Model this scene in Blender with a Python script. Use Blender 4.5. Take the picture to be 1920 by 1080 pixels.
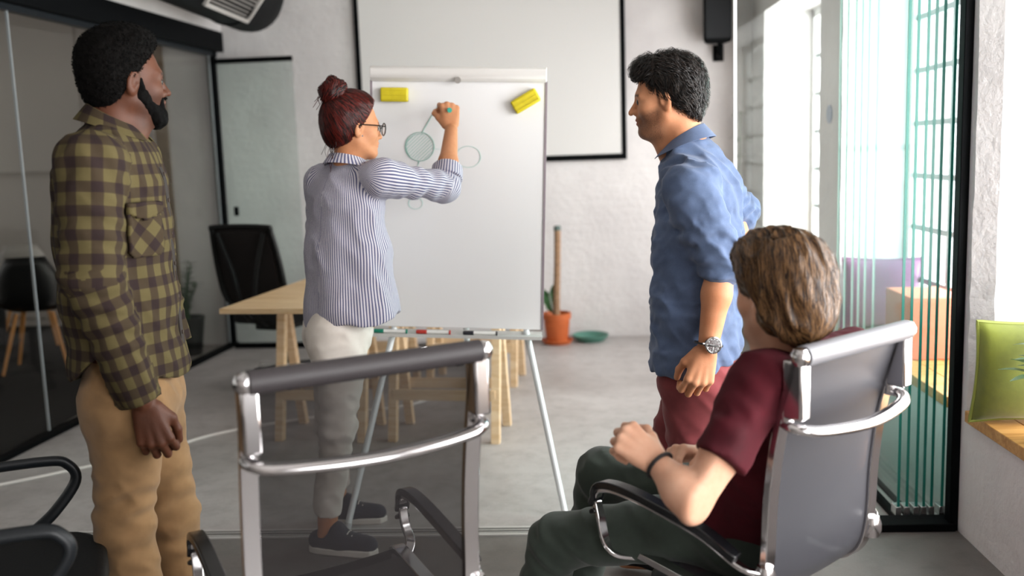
import bpy, bmesh, math, random
import numpy as np
from mathutils import Vector, Matrix
random.seed(7)
for o in list(bpy.data.objects): bpy.data.objects.remove(o)
SC = bpy.context.scene
COL = SC.collection
# ---------------------------------------------------------------- camera
FPX = 1800.0
CAM = np.array([0.0, 0.0, 1.45])
_y, _p, _r = math.radians(3.2), math.radians(8.0), math.radians(1.9)
_f = np.array([-math.sin(_y)*math.cos(_p), math.cos(_y)*math.cos(_p), -math.sin(_p)])
_rt = np.array([math.cos(_y), math.sin(_y), 0.0]); _up = np.cross(_rt, _f)
CR = _rt*math.cos(_r) - _up*math.sin(_r)
CU = _rt*math.sin(_r) + _up*math.cos(_r)
cd = bpy.data.cameras.new('camera'); cam = bpy.data.objects.new('camera', cd); COL.objects.link(cam)
cam.matrix_world = Matrix(((CR[0], CU[0], -_f[0], CAM[0]), (CR[1], CU[1], -_f[1], CAM[1]), (CR[2], CU[2], -_f[2], CAM[2]), (0, 0, 0, 1)))
cd.sensor_width = 36.0; cd.lens = FPX/1920*36; cd.clip_start = 0.05
cd.dof.use_dof = True; cd.dof.focus_distance = 2.9; cd.dof.aperture_fstop = 1.7
SC.camera = cam
# ---------------------------------------------------------------- daylight
W = bpy.data.worlds.new('world'); SC.world = W; W.use_nodes = True
W.node_tree.nodes['Background'].inputs[0].default_value = (0.98, 0.985, 1.0, 1)
W.node_tree.nodes['Background'].inputs[1].default_value = 1.25
def window_light(name, y0, y1, z0, z1, x, power):
    l = bpy.data.lights.new(name, 'AREA'); l.shape = 'RECTANGLE'; l.size = z1-z0; l.size_y = y1-y0
    l.energy = power; l.color = (1.0, 0.992, 0.985)
    o = bpy.data.objects.new(name, l); COL.objects.link(o)
    o.location = (x, (y0+y1)/2, (z0+z1)/2); o.rotation_euler = (0, math.radians(90), 0)
    return o
window_light('daylight_window_back', 5.6, 6.9, 0.55, 2.30, 1.93, 70)
window_light('daylight_window_mid', 3.70, 5.00, 0.55, 2.30, 1.93, 95)
window_light('daylight_window_near', 1.0, 3.2, 0.55, 2.30, 1.93, 150)
window_light('daylight_window_behind', -2.2, 0.4, 0.55, 2.30, 1.93, 170)
SC.cycles.transparent_max_bounces = 40   # many glass panes stand one behind the other
SC.view_settings.view_transform = 'Standard'; SC.view_settings.look = 'None'
SC.view_settings.gamma = 1.0; SC.view_settings.use_curve_mapping = False
SC.view_settings.exposure = 0.38
# ---------------------------------------------------------------- helpers
def at(x, y, Y):
    d = _f + CR*(x-960)/FPX - CU*(y-540)/FPX
    return CAM + d*(Y-CAM[1])/d[1]
V = lambda *a: np.array(a, float)
def nrm(v): v = np.asarray(v, float); return v/np.linalg.norm(v)
def rgb(h):
    c = [int(h[i:i+2], 16)/255 for i in (0, 2, 4)]
    return tuple(x/12.92 if x <= .04045 else ((x+.055)/1.055)**2.4 for x in c)
class NT:
    def __init__(s, name):
        s.m = bpy.data.materials.new(name); s.m.use_nodes = True; s.t = s.m.node_tree; s.n = s.t.nodes
        s.b = s.n['Principled BSDF']; s.out = s.n['Material Output']
    def add(s, typ, **kw):
        n = s.n.new(typ)
        for k, v in kw.items(): setattr(n, k, v)
        return n
    def l(s, a, b): s.t.links.new(a, b)
    def val(s, sock, v):
        if hasattr(v, 'is_output') or isinstance(v, bpy.types.NodeSocket): s.l(v, sock)
        else: sock.default_value = v
    def math(s, op, a, b=None, c=None, clamp=False):
        n = s.add('ShaderNodeMath', operation=op, use_clamp=clamp)
        for i, v in enumerate((a, b, c)):
            if v is not None: s.val(n.inputs[i], v)
        return n.outputs[0]
    def mix(s, f, a, b, blend='MIX'):
        n = s.add('ShaderNodeMix', data_type='RGBA', blend_type=blend)
        s.val(n.inputs[0], f)
        for i, v in ((6, a), (7, b)):
            if isinstance(v, tuple): v = (*v[:3], 1)
            s.val(n.inputs[i], v)
        return n.outputs[2]
    def noise(s, scale, detail=3, vec=None, rough=.5, dist=0, col=False):
        n = s.add('ShaderNodeTexNoise'); n.inputs['Scale'].default_value = scale; n.inputs['Detail'].default_value = detail
        n.inputs['Roughness'].default_value = rough; n.inputs['Distortion'].default_value = dist
        if vec is not None: s.l(vec, n.inputs['Vector'])
        return n.outputs[1 if col else 0]
    def ramp(s, f, stops):
        n = s.add('ShaderNodeValToRGB'); e = n.color_ramp.elements
        while len(e) < len(stops): e.new(.5)
        for x, (p, c) in zip(e, stops):
            x.position = p; x.color = (*c, 1) if isinstance(c, tuple) else (c, c, c, 1)
        s.val(n.inputs[0], f); return n.outputs[0]
    def bump(s, h, strength=.3, dist=.01):
        n = s.add('ShaderNodeBump'); n.inputs['Strength'].default_value = strength; n.inputs['Distance'].default_value = dist
        s.l(h, n.inputs['Height']); s.l(n.outputs[0], s.b.inputs['Normal']); return n
    def coord(s, kind='Object', scale=None):
        c = s.add('ShaderNodeTexCoord').outputs[kind]
        if scale:
            mp = s.add('ShaderNodeMapping'); mp.inputs['Scale'].default_value = scale; s.l(c, mp.inputs[0]); c = mp.outputs[0]
        return c
    def attr(s, name, out='Vector'):
        n = s.add('ShaderNodeAttribute'); n.attribute_name = name; return n.outputs[out]
    def set(s, **kw):
        names = dict(color='Base Color', rough='Roughness', metal='Metallic', spec='Specular IOR Level', sheen='Sheen Weight', coat='Coat Weight', sss='Subsurface Weight', alpha='Alpha', trans='Transmission Weight', aniso='Anisotropic')
        for k, v in kw.items():
            if isinstance(v, tuple): v = (*v[:3], 1)
            s.val(s.b.inputs[names[k]], v)
        return s
MATS = {}
def mat(name, color, rough=.5, metal=0.0, var=0.0, vscale=8.0, bump=0.0, bscale=60.0, spec=.5, stretch=None, sheen=0.0, coat=0.0):
    if name in MATS: return MATS[name]
    t = NT(name); co = t.coord('Object', stretch)
    if isinstance(color, str): color = rgb(color)
    if var:
        n = t.noise(vscale, 4, co)
        t.set(color=t.mix(t.ramp(n, [(.3, 0.0), (.7, 1.0)]), tuple(c*(1-var) for c in color), tuple(min(1, c*(1+var)) for c in color)))
    else: t.set(color=color)
    t.set(rough=rough, metal=metal, spec=spec, sheen=sheen, coat=coat)
    if bump: t.bump(t.noise(bscale, 3, co), bump, .004)
    MATS[name] = t.m; return t.m
# ---- mesh builders: every builder returns (verts, faces)
class MB:
    def __init__(s): s.v = []; s.f = []
    def add(s, v, f):
        n = len(s.v); s.v += [tuple(map(float, p)) for p in v]; s.f += [tuple(i+n for i in q) for q in f]; return s
    def box(s, c, size, R=None):
        c = np.array(c, float); h = np.array(size, float)/2
        v = [np.array((x, y, z))*h for x in (-1, 1) for y in (-1, 1) for z in (-1, 1)]
        if R is not None: v = [R@p for p in v]
        return s.add([c+p for p in v], [(0, 1, 3, 2), (4, 6, 7, 5), (0, 4, 5, 1), (2, 3, 7, 6), (0, 2, 6, 4), (1, 5, 7, 3)])
    def bx(s, lo, hi): lo = np.array(lo, float); hi = np.array(hi, float); return s.box((lo+hi)/2, hi-lo)
    def tube(s, pts, r, n=10, cap=True, flat=None):
        pts = [np.array(p, float) for p in pts]; rs = r if hasattr(r, '__len__') else [r]*len(pts)
        k = len(pts); vs = []; fs = []; prev = None
        for i, p in enumerate(pts):
            d = nrm(pts[min(i+1, k-1)]-pts[max(i-1, 0)])
            if prev is None:
                a = np.array((0, 0, 1.)) if abs(d[2]) < .9 else np.array((1., 0, 0)); u = nrm(np.cross(d, a))
            else: u = nrm(prev - d*np.dot(prev, d))
            prev = u; w = np.cross(d, u)
            for j in range(n):
                t = 2*math.pi*j/n; fl = flat or 1.0
                vs.append(p + rs[i]*(math.cos(t)*u + math.sin(t)*w*fl))
        for i in range(k-1):
            for j in range(n): fs.append((i*n+j, i*n+(j+1) % n, (i+1)*n+(j+1) % n, (i+1)*n+j))
        if cap: fs.append(tuple(range(n-1, -1, -1))); fs.append(tuple((k-1)*n+j for j in range(n)))
        return s.add(vs, fs)
    def lathe(s, prof, n=32, c=(0, 0, 0)):
        vs = []; fs = []; c = np.array(c, float); k = len(prof)
        for r, z in prof:
            for j in range(n):
                t = 2*math.pi*j/n; vs.append(c+np.array((r*math.cos(t), r*math.sin(t), z)))
        for i in range(k-1):
            for j in range(n): fs.append((i*n+j, i*n+(j+1) % n, (i+1)*n+(j+1) % n, (i+1)*n+j))
        if prof[0][0] > 1e-6: fs.append(tuple(range(n-1, -1, -1)))
        if prof[-1][0] > 1e-6: fs.append(tuple((k-1)*n+j for j in range(n)))
        return s.add(vs, fs)
    def sweep(s, pts, prof, up=(0, 0, 1), cap=True):
        # profile (a, b) swept along pts: a sideways, b along local up
        pts = [np.array(p, float) for p in pts]; k = len(pts); n = len(prof); vs = []; fs = []
        for i, p in enumerate(pts):
            d = nrm(pts[min(i+1, k-1)]-pts[max(i-1, 0)]); sd = nrm(np.cross(d, up)); u2 = np.cross(sd, d)
            for a, b in prof: vs.append(p+a*sd+b*u2)
        for i in range(k-1):
            for j in range(n): fs.append((i*n+j, i*n+(j+1) % n, (i+1)*n+(j+1) % n, (i+1)*n+j))
        if cap: fs.append(tuple(range(n-1, -1, -1))); fs.append(tuple((k-1)*n+j for j in range(n)))
        return s.add(vs, fs)
    def prism(s, poly, z0, z1, axis=2):
        n = len(poly); o = [i for i in range(3) if i != axis]; vs = []
        for z in (z0, z1):
            for a, b in poly:
                p = [0, 0, 0]; p[o[0]] = a; p[o[1]] = b; p[axis] = z; vs.append(p)
        fs = [tuple(range(n-1, -1, -1)), tuple(range(n, 2*n))]+[(i, (i+1) % n, n+(i+1) % n, n+i) for i in range(n)]
        return s.add(vs, fs)
    def build(s, name, m, parent=None, smooth=False, bevel=0, loc=None, sub=0, segs=2, org=None):
        if org is not None: s.v = [(a-org[0], b-org[1], c-org[2]) for a, b, c in s.v]
        me = bpy.data.meshes.new(name); me.from_pydata(s.v, [], s.f)
        bm = bmesh.new(); bm.from_mesh(me); bmesh.ops.recalc_face_normals(bm, faces=bm.faces); bm.to_mesh(me); bm.free()
        o = bpy.data.objects.new(name, me); COL.objects.link(o); me.materials.append(m)
        if parent is not None: o.parent = parent
        if loc is not None: o.location = loc
        if bevel:
            b = o.modifiers.new('bevel', 'BEVEL'); b.width = bevel; b.segments = segs; b.limit_method = 'ANGLE'; b.angle_limit = math.radians(35)
            smooth = True
        if sub:
            b = o.modifiers.new('sub', 'SUBSURF'); b.levels = sub; b.render_levels = sub
        if smooth:
            for p in me.polygons: p.use_smooth = True
            if not sub:
                try: me.set_sharp_from_angle(angle=math.radians(40))
                except Exception: pass
        return o
def empty(name, loc=(0, 0, 0), rz=0.0, label=None, cat=None, group=None):
    o = bpy.data.objects.new(name, None); COL.objects.link(o); o.location = loc; o.rotation_euler = (0, 0, rz); o.empty_display_size = .05
    if label: tag(o, label, cat, group)
    return o
def tag(o, label=None, cat=None, group=None, kind=None):
    if label: o['label'] = label
    if cat: o['category'] = cat
    if group: o['group'] = group
    if kind: o['kind'] = kind
    return o
def struct(o): o['kind'] = 'structure'; return o
def copy_tree(o, parent=None):
    c = o.copy(); COL.objects.link(c); c.parent = parent
    for ch in list(o.children): copy_tree(ch, c)
    return c
def spline(pts, n=8):
    pts = [np.array(p, float) for p in pts]; out = []
    P = [2*pts[0]-pts[1]]+pts+[2*pts[-1]-pts[-2]]
    for i in range(1, len(P)-2):
        a, b, c, d = P[i-1], P[i], P[i+1], P[i+2]
        for j in range(n):
            t = j/n; out.append(.5*(2*b+(c-a)*t+(2*a-5*b+4*c-d)*t*t+(3*b-a-3*c+d)*t**3))
    out.append(pts[-1]); return out
# ---- signed distance sculpting
ORG = [np.zeros(3)]   # base point of the figure being sculpted
def vnoise(P, seed=0):
    P = np.asarray(P, np.float32); i = np.floor(P).astype(np.int64); f = P-i; f = f*f*(3-2*f)
    def h(a, b, c):
        n = (a*374761393+b*668265263+c*2147483647+seed*974634233) & 0xffffffff
        n = ((n ^ (n >> 13))*1274126177) & 0xffffffff; n = n ^ (n >> 16)
        return (n & 0xffff).astype(np.float32)/32767.5-1
    r = 0
    for dx in (0, 1):
        wx = f[:, 0] if dx else 1-f[:, 0]
        for dy in (0, 1):
            wy = f[:, 1] if dy else 1-f[:, 1]
            for dz in (0, 1):
                wz = f[:, 2] if dz else 1-f[:, 2]
                r = r+wx*wy*wz*h(i[:, 0]+dx, i[:, 1]+dy, i[:, 2]+dz)
    return r
class Frame:
    def __init__(s, c, fwd, up, scale=1.0):
        s.c = np.array(c, float); y = nrm(fwd); x = nrm(np.cross(y, np.array(up, float))); z = np.cross(x, y)
        s.R = np.stack([x, y, z], 1); s.s = scale
    def p(s, *v): return s.c + s.R@(np.array(v, float)*s.s)
    def d(s, *v): return s.R@np.array(v, float)
    def inv(s, P): return ((P-s.c)@s.R)/s.s
def cone(a, b, ra, rb, flat=None, uv=None):
    a = np.array(a, float); b = np.array(b, float); ba = b-a; L2 = float(ba@ba)+1e-12; m = max(ra, rb)
    ln = math.sqrt(L2)
    def fn(X, Y, Z):
        px, py, pz = X-a[0], Y-a[1], Z-a[2]
        tr = (px*ba[0]+py*ba[1]+pz*ba[2])/L2; t = np.clip(tr, 0, 1)
        d = np.sqrt((px-t*ba[0])**2+(py-t*ba[1])**2+(pz-t*ba[2])**2)-(ra+(rb-ra)*t)
        if flat and 'b' in flat: d = np.maximum(d, (tr-1)*ln)
        if flat and 'a' in flat: d = np.maximum(d, -tr*ln)
        return d
    return fn, np.minimum(a, b)-m, np.maximum(a, b)+m
def ell(c, r, R=None):
    c = np.array(c, float); r = np.array(r, float); R = np.eye(3) if R is None else R; m = np.abs(R)@r
    def fn(X, Y, Z):
        px, py, pz = X-c[0], Y-c[1], Z-c[2]
        q = [px*R[0, i]+py*R[1, i]+pz*R[2, i] for i in range(3)]
        k0 = np.sqrt(sum((q[i]/r[i])**2 for i in range(3))); k1 = np.sqrt(sum((q[i]/r[i]**2)**2 for i in range(3)))+1e-9
        return k0*(k0-1)/k1
    return fn, c-m, c+m
def econe(a, b, ra, rb, u, flat=None, rings=None):
    # elliptic tapered limb: radii (along u, along axis x u); u = sideways direction
    a = np.array(a, float); b = np.array(b, float); ba = b-a; ln = float(np.linalg.norm(ba)); w = ba/ln
    u = np.array(u, float); u = nrm(u-w*(u@w)); v = np.cross(w, u); m = max(*ra, *rb)
    def fn(X, Y, Z):
        px, py, pz = X-a[0], Y-a[1], Z-a[2]
        s = px*w[0]+py*w[1]+pz*w[2]; tr = s/ln; t = np.clip(tr, 0, 1)
        ru = ra[0]+(rb[0]-ra[0])*t; rv = ra[1]+(rb[1]-ra[1])*t
        qu = px*u[0]+py*u[1]+pz*u[2]; qv = px*v[0]+py*v[1]+pz*v[2]; qw = s-t*ln; rw = np.minimum(ru, rv)
        k0 = np.sqrt((qu/ru)**2+(qv/rv)**2+(qw/rw)**2); k1 = np.sqrt((qu/ru**2)**2+(qv/rv**2)**2+(qw/rw**2)**2)+1e-9
        d = k0*(k0-1)/k1
        if rings:
            amp, n, t0, t1, sk = rings
            ph = np.arctan2(qv, qu); wgt = np.clip((tr-t0)*6, 0, 1)*np.clip((t1-tr)*6, 0, 1)
            d = d-amp*wgt*np.sin(tr*n*6.283+sk*np.sin(ph)+1.3*np.sin(2*ph+tr*4))
        if flat and 'b' in flat: d = np.maximum(d, s-ln)
        if flat and 'a' in flat: d = np.maximum(d, -s)
        return d
    return fn, np.minimum(a, b)-m, np.maximum(a, b)+m
class Sculpt:
    M = .06
    def __init__(s, lo, hi, h, fine=()):
        # fine: list of (lo, hi, step) boxes; axes get refined inside them
        s.ax = []
        for i in range(3):
            x = lo[i]; out = [x]
            while x < hi[i]:
                st = h
                for fl, fh, fs in fine:
                    if fl[i]-fs <= x <= fh[i]: st = min(st, fs)
                x += st; out.append(x)
            s.ax.append(np.array(out, np.float32))
        s.F = np.full([len(a) for a in s.ax], 1.0, np.float32); s.uvs = []
    def sl(s, lo, hi):
        return tuple(slice(max(0, int(np.searchsorted(a, l))-1), int(np.searchsorted(a, h))+1) for a, l, h in zip(s.ax, lo, hi))
    def grid(s, q): return s.ax[0][q[0]][:, None, None], s.ax[1][q[1]][None, :, None], s.ax[2][q[2]][None, None, :]
    def add(s, prim, k=.01, op='u', uv=None):
        fn, lo, hi = prim; q = s.sl(lo-s.M, hi+s.M)
        if any(x.stop-x.start < 1 for x in q): return s
        d = fn(*s.grid(q)).astype(np.float32); a = s.F[q]
        if op == 'u':
            h = np.maximum(k-np.abs(a-d), 0)/k if k else 0; s.F[q] = np.minimum(a, d)-h*h*k*.25
        elif op == 's':
            h = np.maximum(k-np.abs(a+d), 0)/k if k else 0; s.F[q] = np.maximum(a, -d)+h*h*k*.25
        if uv: s.uvs.append((fn, uv))
        return s
    def cut(s, p, n, k=0.0, lo=None, hi=None):
        # remove everything on the side of p that n points to (optionally inside a box)
        p = np.array(p, float); n = nrm(n); q = s.sl(lo if lo is not None else [a[0] for a in s.ax], hi if hi is not None else [a[-1] for a in s.ax])
        X, Y, Z = s.grid(q); d = ((X-p[0])*n[0]+(Y-p[1])*n[1]+(Z-p[2])*n[2]).astype(np.float32); a = s.F[q]
        if k: h = np.maximum(k-np.abs(a-d), 0)/k; s.F[q] = np.maximum(a, d)+h*h*k*.25
        else: s.F[q] = np.maximum(a, d)
        return s
    def near(s, w=.03):
        idx = np.nonzero(np.abs(s.F) < w); P = np.stack([s.ax[i][idx[i]] for i in range(3)], 1); return idx, P
    def wrinkle(s, A, amp, seed=0, ridged=False, mask=None, w=.03):
        idx, P = s.near(w)
        n = vnoise(P@np.array(A, np.float32)+17.3, seed)
        if ridged: n = 1-2.4*np.abs(n)
        a = amp if mask is None else amp*mask(P)
        s.F[idx] -= (a*n).astype(np.float32); return s
    def sample(s, p, grad=True):
        g = []; w_ = []
        for i in range(3):
            a = s.ax[i]; j = np.clip(np.searchsorted(a, p[:, i])-1, 0, len(a)-2); g.append(j); w_.append(np.clip((p[:, i]-a[j])/(a[j+1]-a[j]), 0, 1))
        def val(o):
            idx = [np.clip(g[k]+o[k], 0, s.F.shape[k]-2) for k in range(3)]; v = 0
            for dx in (0, 1):
                for dy in (0, 1):
                    for dz in (0, 1): v = v+(w_[0] if dx else 1-w_[0])*(w_[1] if dy else 1-w_[1])*(w_[2] if dz else 1-w_[2])*s.F[idx[0]+dx, idx[1]+dy, idx[2]+dz]
            return v
        v = val((0, 0, 0))
        if not grad: return v
        n = np.stack([val((1, 0, 0))-val((-1, 0, 0)), val((0, 1, 0))-val((0, -1, 0)), val((0, 0, 1))-val((0, 0, -1))], 1)
        return v, n/(np.linalg.norm(n, axis=1)[:, None]+1e-9)
    def patch(s, c, n, up, poly, lift, name, m, parent, rot=0.0, step=.006):
        # a sewn-on piece: polygon outline (side, up) laid onto the surface seen along -n
        fr = Frame(c, n, up); poly = np.array(poly); lo = poly.min(0); hi = poly.max(0); nx = int((hi[0]-lo[0])/step)+2; nz = int((hi[1]-lo[1])/step)+2
        vs = []; uv = []
        for i in range(nx):
            for j in range(nz):
                a = lo[0]+(hi[0]-lo[0])*i/(nx-1); b = lo[1]+(hi[1]-lo[1])*j/(nz-1); vs.append(fr.p(a, .10, b)); uv.append((a*math.cos(rot)-b*math.sin(rot), a*math.sin(rot)+b*math.cos(rot), 0))
        p = np.array(vs); d = -fr.d(0, 1, 0)
        for _ in range(60): p = p+d*np.clip(s.sample(p, False), -.01, .02)[:, None]*.8
        def inside(a, b):
            r = False; k = len(poly)
            for i in range(k):
                x0, y0 = poly[i]; x1, y1 = poly[i-1]
                if (y0 > b) != (y1 > b) and a < (x1-x0)*(b-y0)/(y1-y0)+x0: r = not r
            return r
        fs = []
        for i in range(nx-1):
            for j in range(nz-1):
                if inside(lo[0]+(hi[0]-lo[0])*(i+.5)/(nx-1), lo[1]+(hi[1]-lo[1])*(j+.5)/(nz-1)): fs.append((i*nz+j, (i+1)*nz+j, (i+1)*nz+j+1, i*nz+j+1))
        top = p-d*lift; me = bpy.data.meshes.new(name); me.from_pydata([tuple(q-ORG[0]) for q in top], [], fs)
        at_ = me.attributes.new('cloth', 'FLOAT_VECTOR', 'POINT'); at_.data.foreach_set('vector', np.array(uv, np.float32).ravel())
        bm = bmesh.new(); bm.from_mesh(me); bmesh.ops.delete(bm, geom=[v for v in bm.verts if not v.link_faces], context='VERTS'); bmesh.ops.recalc_face_normals(bm, faces=bm.faces); bm.to_mesh(me); bm.free()
        me.materials.append(m); me.polygons.foreach_set('use_smooth', np.ones(len(me.polygons), bool)); o = bpy.data.objects.new(name, me); COL.objects.link(o); o.parent = parent
        sd = o.modifiers.new('t', 'SOLIDIFY'); sd.thickness = lift+.006; sd.offset = -1 if True else 0; return o
    def mesh(s, name, m, parent=None, smooth=1, attr=None, colfn=None):
        F = s.F; ax = s.ax; S = F < 0; n = F.shape
        c = np.zeros([x-1 for x in n], np.uint8)
        for i in (0, 1):
            for j in (0, 1):
                for k in (0, 1): c += S[i:n[0]-1+i, j:n[1]-1+j, k:n[2]-1+k]
        act = np.nonzero((c > 0) & (c < 8)); N = len(act[0]); cid = np.full(c.shape, -1, np.int32); cid[act] = np.arange(N)
        pos = np.zeros((N, 3)); cnt = np.zeros(N)
        cor = {}; base = np.stack(act, 1)
        for i in (0, 1):
            for j in (0, 1):
                for k in (0, 1): cor[i, j, k] = F[act[0]+i, act[1]+j, act[2]+k]
        for a in range(3):
            o = [x for x in range(3) if x != a]
            for p in (0, 1):
                for q in (0, 1):
                    e0 = [0, 0, 0]; e0[o[0]] = p; e0[o[1]] = q; e1 = list(e0); e1[a] = 1
                    v0 = cor[tuple(e0)]; v1 = cor[tuple(e1)]; mk = (v0 < 0) != (v1 < 0)
                    t = v0[mk]/(v0[mk]-v1[mk]); pt = np.zeros((mk.sum(), 3))
                    for d in range(3):
                        x0 = ax[d][base[mk, d]+e0[d]]; x1 = ax[d][base[mk, d]+e1[d]]; pt[:, d] = x0+(x1-x0)*t
                    pos[mk] += pt; cnt[mk] += 1
        pos /= cnt[:, None]
        quads = []
        for a in range(3):
            sa = [slice(None)]*3; sb = [slice(None)]*3; sa[a] = slice(0, n[a]-1); sb[a] = slice(1, n[a])
            A0 = S[tuple(sa)]; D = A0 != S[tuple(sb)]
            o = [(a+1) % 3, (a+2) % 3]
            for x in o:
                z = [slice(None)]*3; z[x] = slice(0, 1); D[tuple(z)] = False; z[x] = slice(n[x]-1, n[x]); D[tuple(z)] = False
            e = np.nonzero(D); ins = A0[e]
            def cell(d0, d1):
                q = [e[0].copy(), e[1].copy(), e[2].copy()]; q[o[0]] = q[o[0]]-d0; q[o[1]] = q[o[1]]-d1; return cid[tuple(q)]
            Q = np.stack([cell(1, 1), cell(0, 1), cell(0, 0), cell(1, 0)], 1)
            Q[~ins] = Q[~ins][:, ::-1]; quads.append(Q)
        Q = np.concatenate(quads)
        for _ in range(smooth):
            acc = np.zeros_like(pos); w = np.zeros(N)
            for i in range(4):
                u, v = Q[:, i], Q[:, (i+1) % 4]
                for d in range(3): acc[:, d] += np.bincount(u, pos[v, d], N)+np.bincount(v, pos[u, d], N)
                w += np.bincount(u, minlength=N)+np.bincount(v, minlength=N)
            pos = pos*.5+.5*acc/np.maximum(w, 1)[:, None]
        me = bpy.data.meshes.new(name); me.vertices.add(N); me.vertices.foreach_set('co', (pos-ORG[0]).astype(np.float32).ravel())
        me.loops.add(len(Q)*4); me.loops.foreach_set('vertex_index', Q.ravel().astype(np.int32))
        me.polygons.add(len(Q)); me.polygons.foreach_set('loop_start', np.arange(0, len(Q)*4, 4, dtype=np.int32))
        me.update(calc_edges=True); me.polygons.foreach_set('use_smooth', np.ones(len(Q), bool))
        if s.uvs:
            best = np.full(N, 9.0); UV = np.zeros((N, 3), np.float32)
            for fn, uv in s.uvs:
                d = fn(pos[:, 0], pos[:, 1], pos[:, 2]); b = d < best; best[b] = d[b]; UV[b] = uv(pos[b])
            at_ = me.attributes.new('cloth', 'FLOAT_VECTOR', 'POINT'); at_.data.foreach_set('vector', UV.ravel())
        if colfn is not None:
            cc = colfn(pos).astype(np.float32); at_ = me.attributes.new('tone', 'FLOAT_VECTOR', 'POINT'); at_.data.foreach_set('vector', cc.ravel())
        me.materials.append(m); s.pos = pos; s.quads = Q
        ob = bpy.data.objects.new(name, me); COL.objects.link(ob)
        if parent is not None: ob.parent = parent
        else: ob.location = ORG[0]
        return ob
def limb_uv(a, b, u, r, v0=0.0, kind=0.0):
    a = np.array(a, float); w = nrm(np.array(b)-a); u = np.array(u, float); u = nrm(u-w*(u@w)); v = np.cross(w, u)
    def f(P):
        q = P-a; return np.stack([np.arctan2(q@v, q@u)*r, q@w+v0, np.full(len(P), kind)], 1)
    return f
# ---------------------------------------------------------------- setting
def plaster(name, base, dark, bump=.5, brick=False):
    t = NT(name); co = t.coord('Object'); n = t.noise(1.3, 6, co, .6); n2 = t.noise(22, 5, co, .65)
    t.set(color=t.mix(t.ramp(n, [(.35, 0.0), (.7, 1.0)]), dark, base), rough=.85, spec=.2)
    h = t.math('ADD', t.math('MULTIPLY', n2, .6), t.noise(6, 4, co))
    if brick:
        mp = t.add('ShaderNodeMapping'); mp.inputs['Rotation'].default_value = (math.radians(90), 0, 0); t.l(co, mp.inputs[0])
        b = t.add('ShaderNodeTexBrick'); t.l(mp.outputs[0], b.inputs[0]); b.inputs['Scale'].default_value = 4.0; b.inputs['Mortar Size'].default_value = .03
        b.inputs['Mortar Smooth'].default_value = .6
        h = t.math('SUBTRACT', h, t.math('MULTIPLY', b.outputs['Fac'], .045))
    t.bump(h, bump, .02); return t.m
def glass(name, tint, refl=1.0, graze=.55):
    m = bpy.data.materials.new(name); m.use_nodes = True; t = m.node_tree; t.nodes.remove(t.nodes['Principled BSDF'])
    out = t.nodes['Material Output']; tr = t.nodes.new('ShaderNodeBsdfTransparent'); tr.inputs[0].default_value = (*tint, 1)
    gl = t.nodes.new('ShaderNodeBsdfGlossy'); gl.inputs['Roughness'].default_value = .02; gl.inputs[0].default_value = (refl, refl, refl, 1)
    lw = t.nodes.new('ShaderNodeLayerWeight'); pw = t.nodes.new('ShaderNodeMath'); pw.operation = 'POWER'; pw.inputs[1].default_value = 5.0
    fr = t.nodes.new('ShaderNodeMath'); fr.operation = 'MULTIPLY_ADD'; fr.inputs[1].default_value = graze; fr.inputs[2].default_value = .03
    t.links.new(lw.outputs['Facing'], pw.inputs[0]); t.links.new(pw.outputs[0], fr.inputs[0]); mx = t.nodes.new('ShaderNodeMixShader')
    t.links.new(fr.outputs[0], mx.inputs[0]); t.links.new(tr.outputs[0], mx.inputs[1]); t.links.new(gl.outputs[0], mx.inputs[2]); t.links.new(mx.outputs[0], out.inputs[0])
    return m
M_wall = plaster('white_painted_masonry', rgb('e4e1e0'), rgb('d0cccc'), .45, True)
M_wall2 = plaster('white_plaster', rgb('e9e7e6'), rgb('d6d3d2'), .55)
M_black = mat('black_steel', '06080a', .6, spec=.07)
M_glass = glass('clear_glass', (.93, .965, .95)); M_glass2 = glass('green_glass', (.89, .925, .91)); M_glassS = glass('parked_panel_glass', (.955, .985, .98), 1.0, .12); M_pane = glass('window_glass', (.97, .97, .97)); M_glassL = glass('partition_glass', (.86, .86, .84), .5)
M_alu = mat('brushed_aluminium', 'cfcdca', .4, .25)
M_edge = mat('teal_glass_edge', '14776a', .3, spec=.5)
M_edgeW = mat('pale_glass_edge', 'dfe9e6', .3)
M_frame = mat('white_window_paint', 'd9dbda', .5)
M_bar = mat('grey_glazing_bar', '8d9a9b', .5)
M_wood = None
def wood(name, base, dark, stretch=(1, 8, 8), scale=3.0):
    t = NT(name); co = t.coord('Object', stretch); n = t.noise(scale, 5, co, .6, 1.2); n2 = t.noise(scale*9, 3, co)
    c = t.mix(t.ramp(n, [(.3, 0.0), (.68, 1.0)]), dark, base); c = t.mix(t.math('MULTIPLY', n2, .35), c, dark)
    t.set(color=c, rough=.5, spec=.35); t.bump(n2, .12, .002); return t.m
M_bench = wood('honey_wood', rgb('d8a868'), rgb('a87538'))
M_pine = wood('pale_pine', rgb('ead2b2'), rgb('cfab80'))
M_ply = wood('plywood_top', rgb('e8cda6'), rgb('cba473'))
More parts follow.
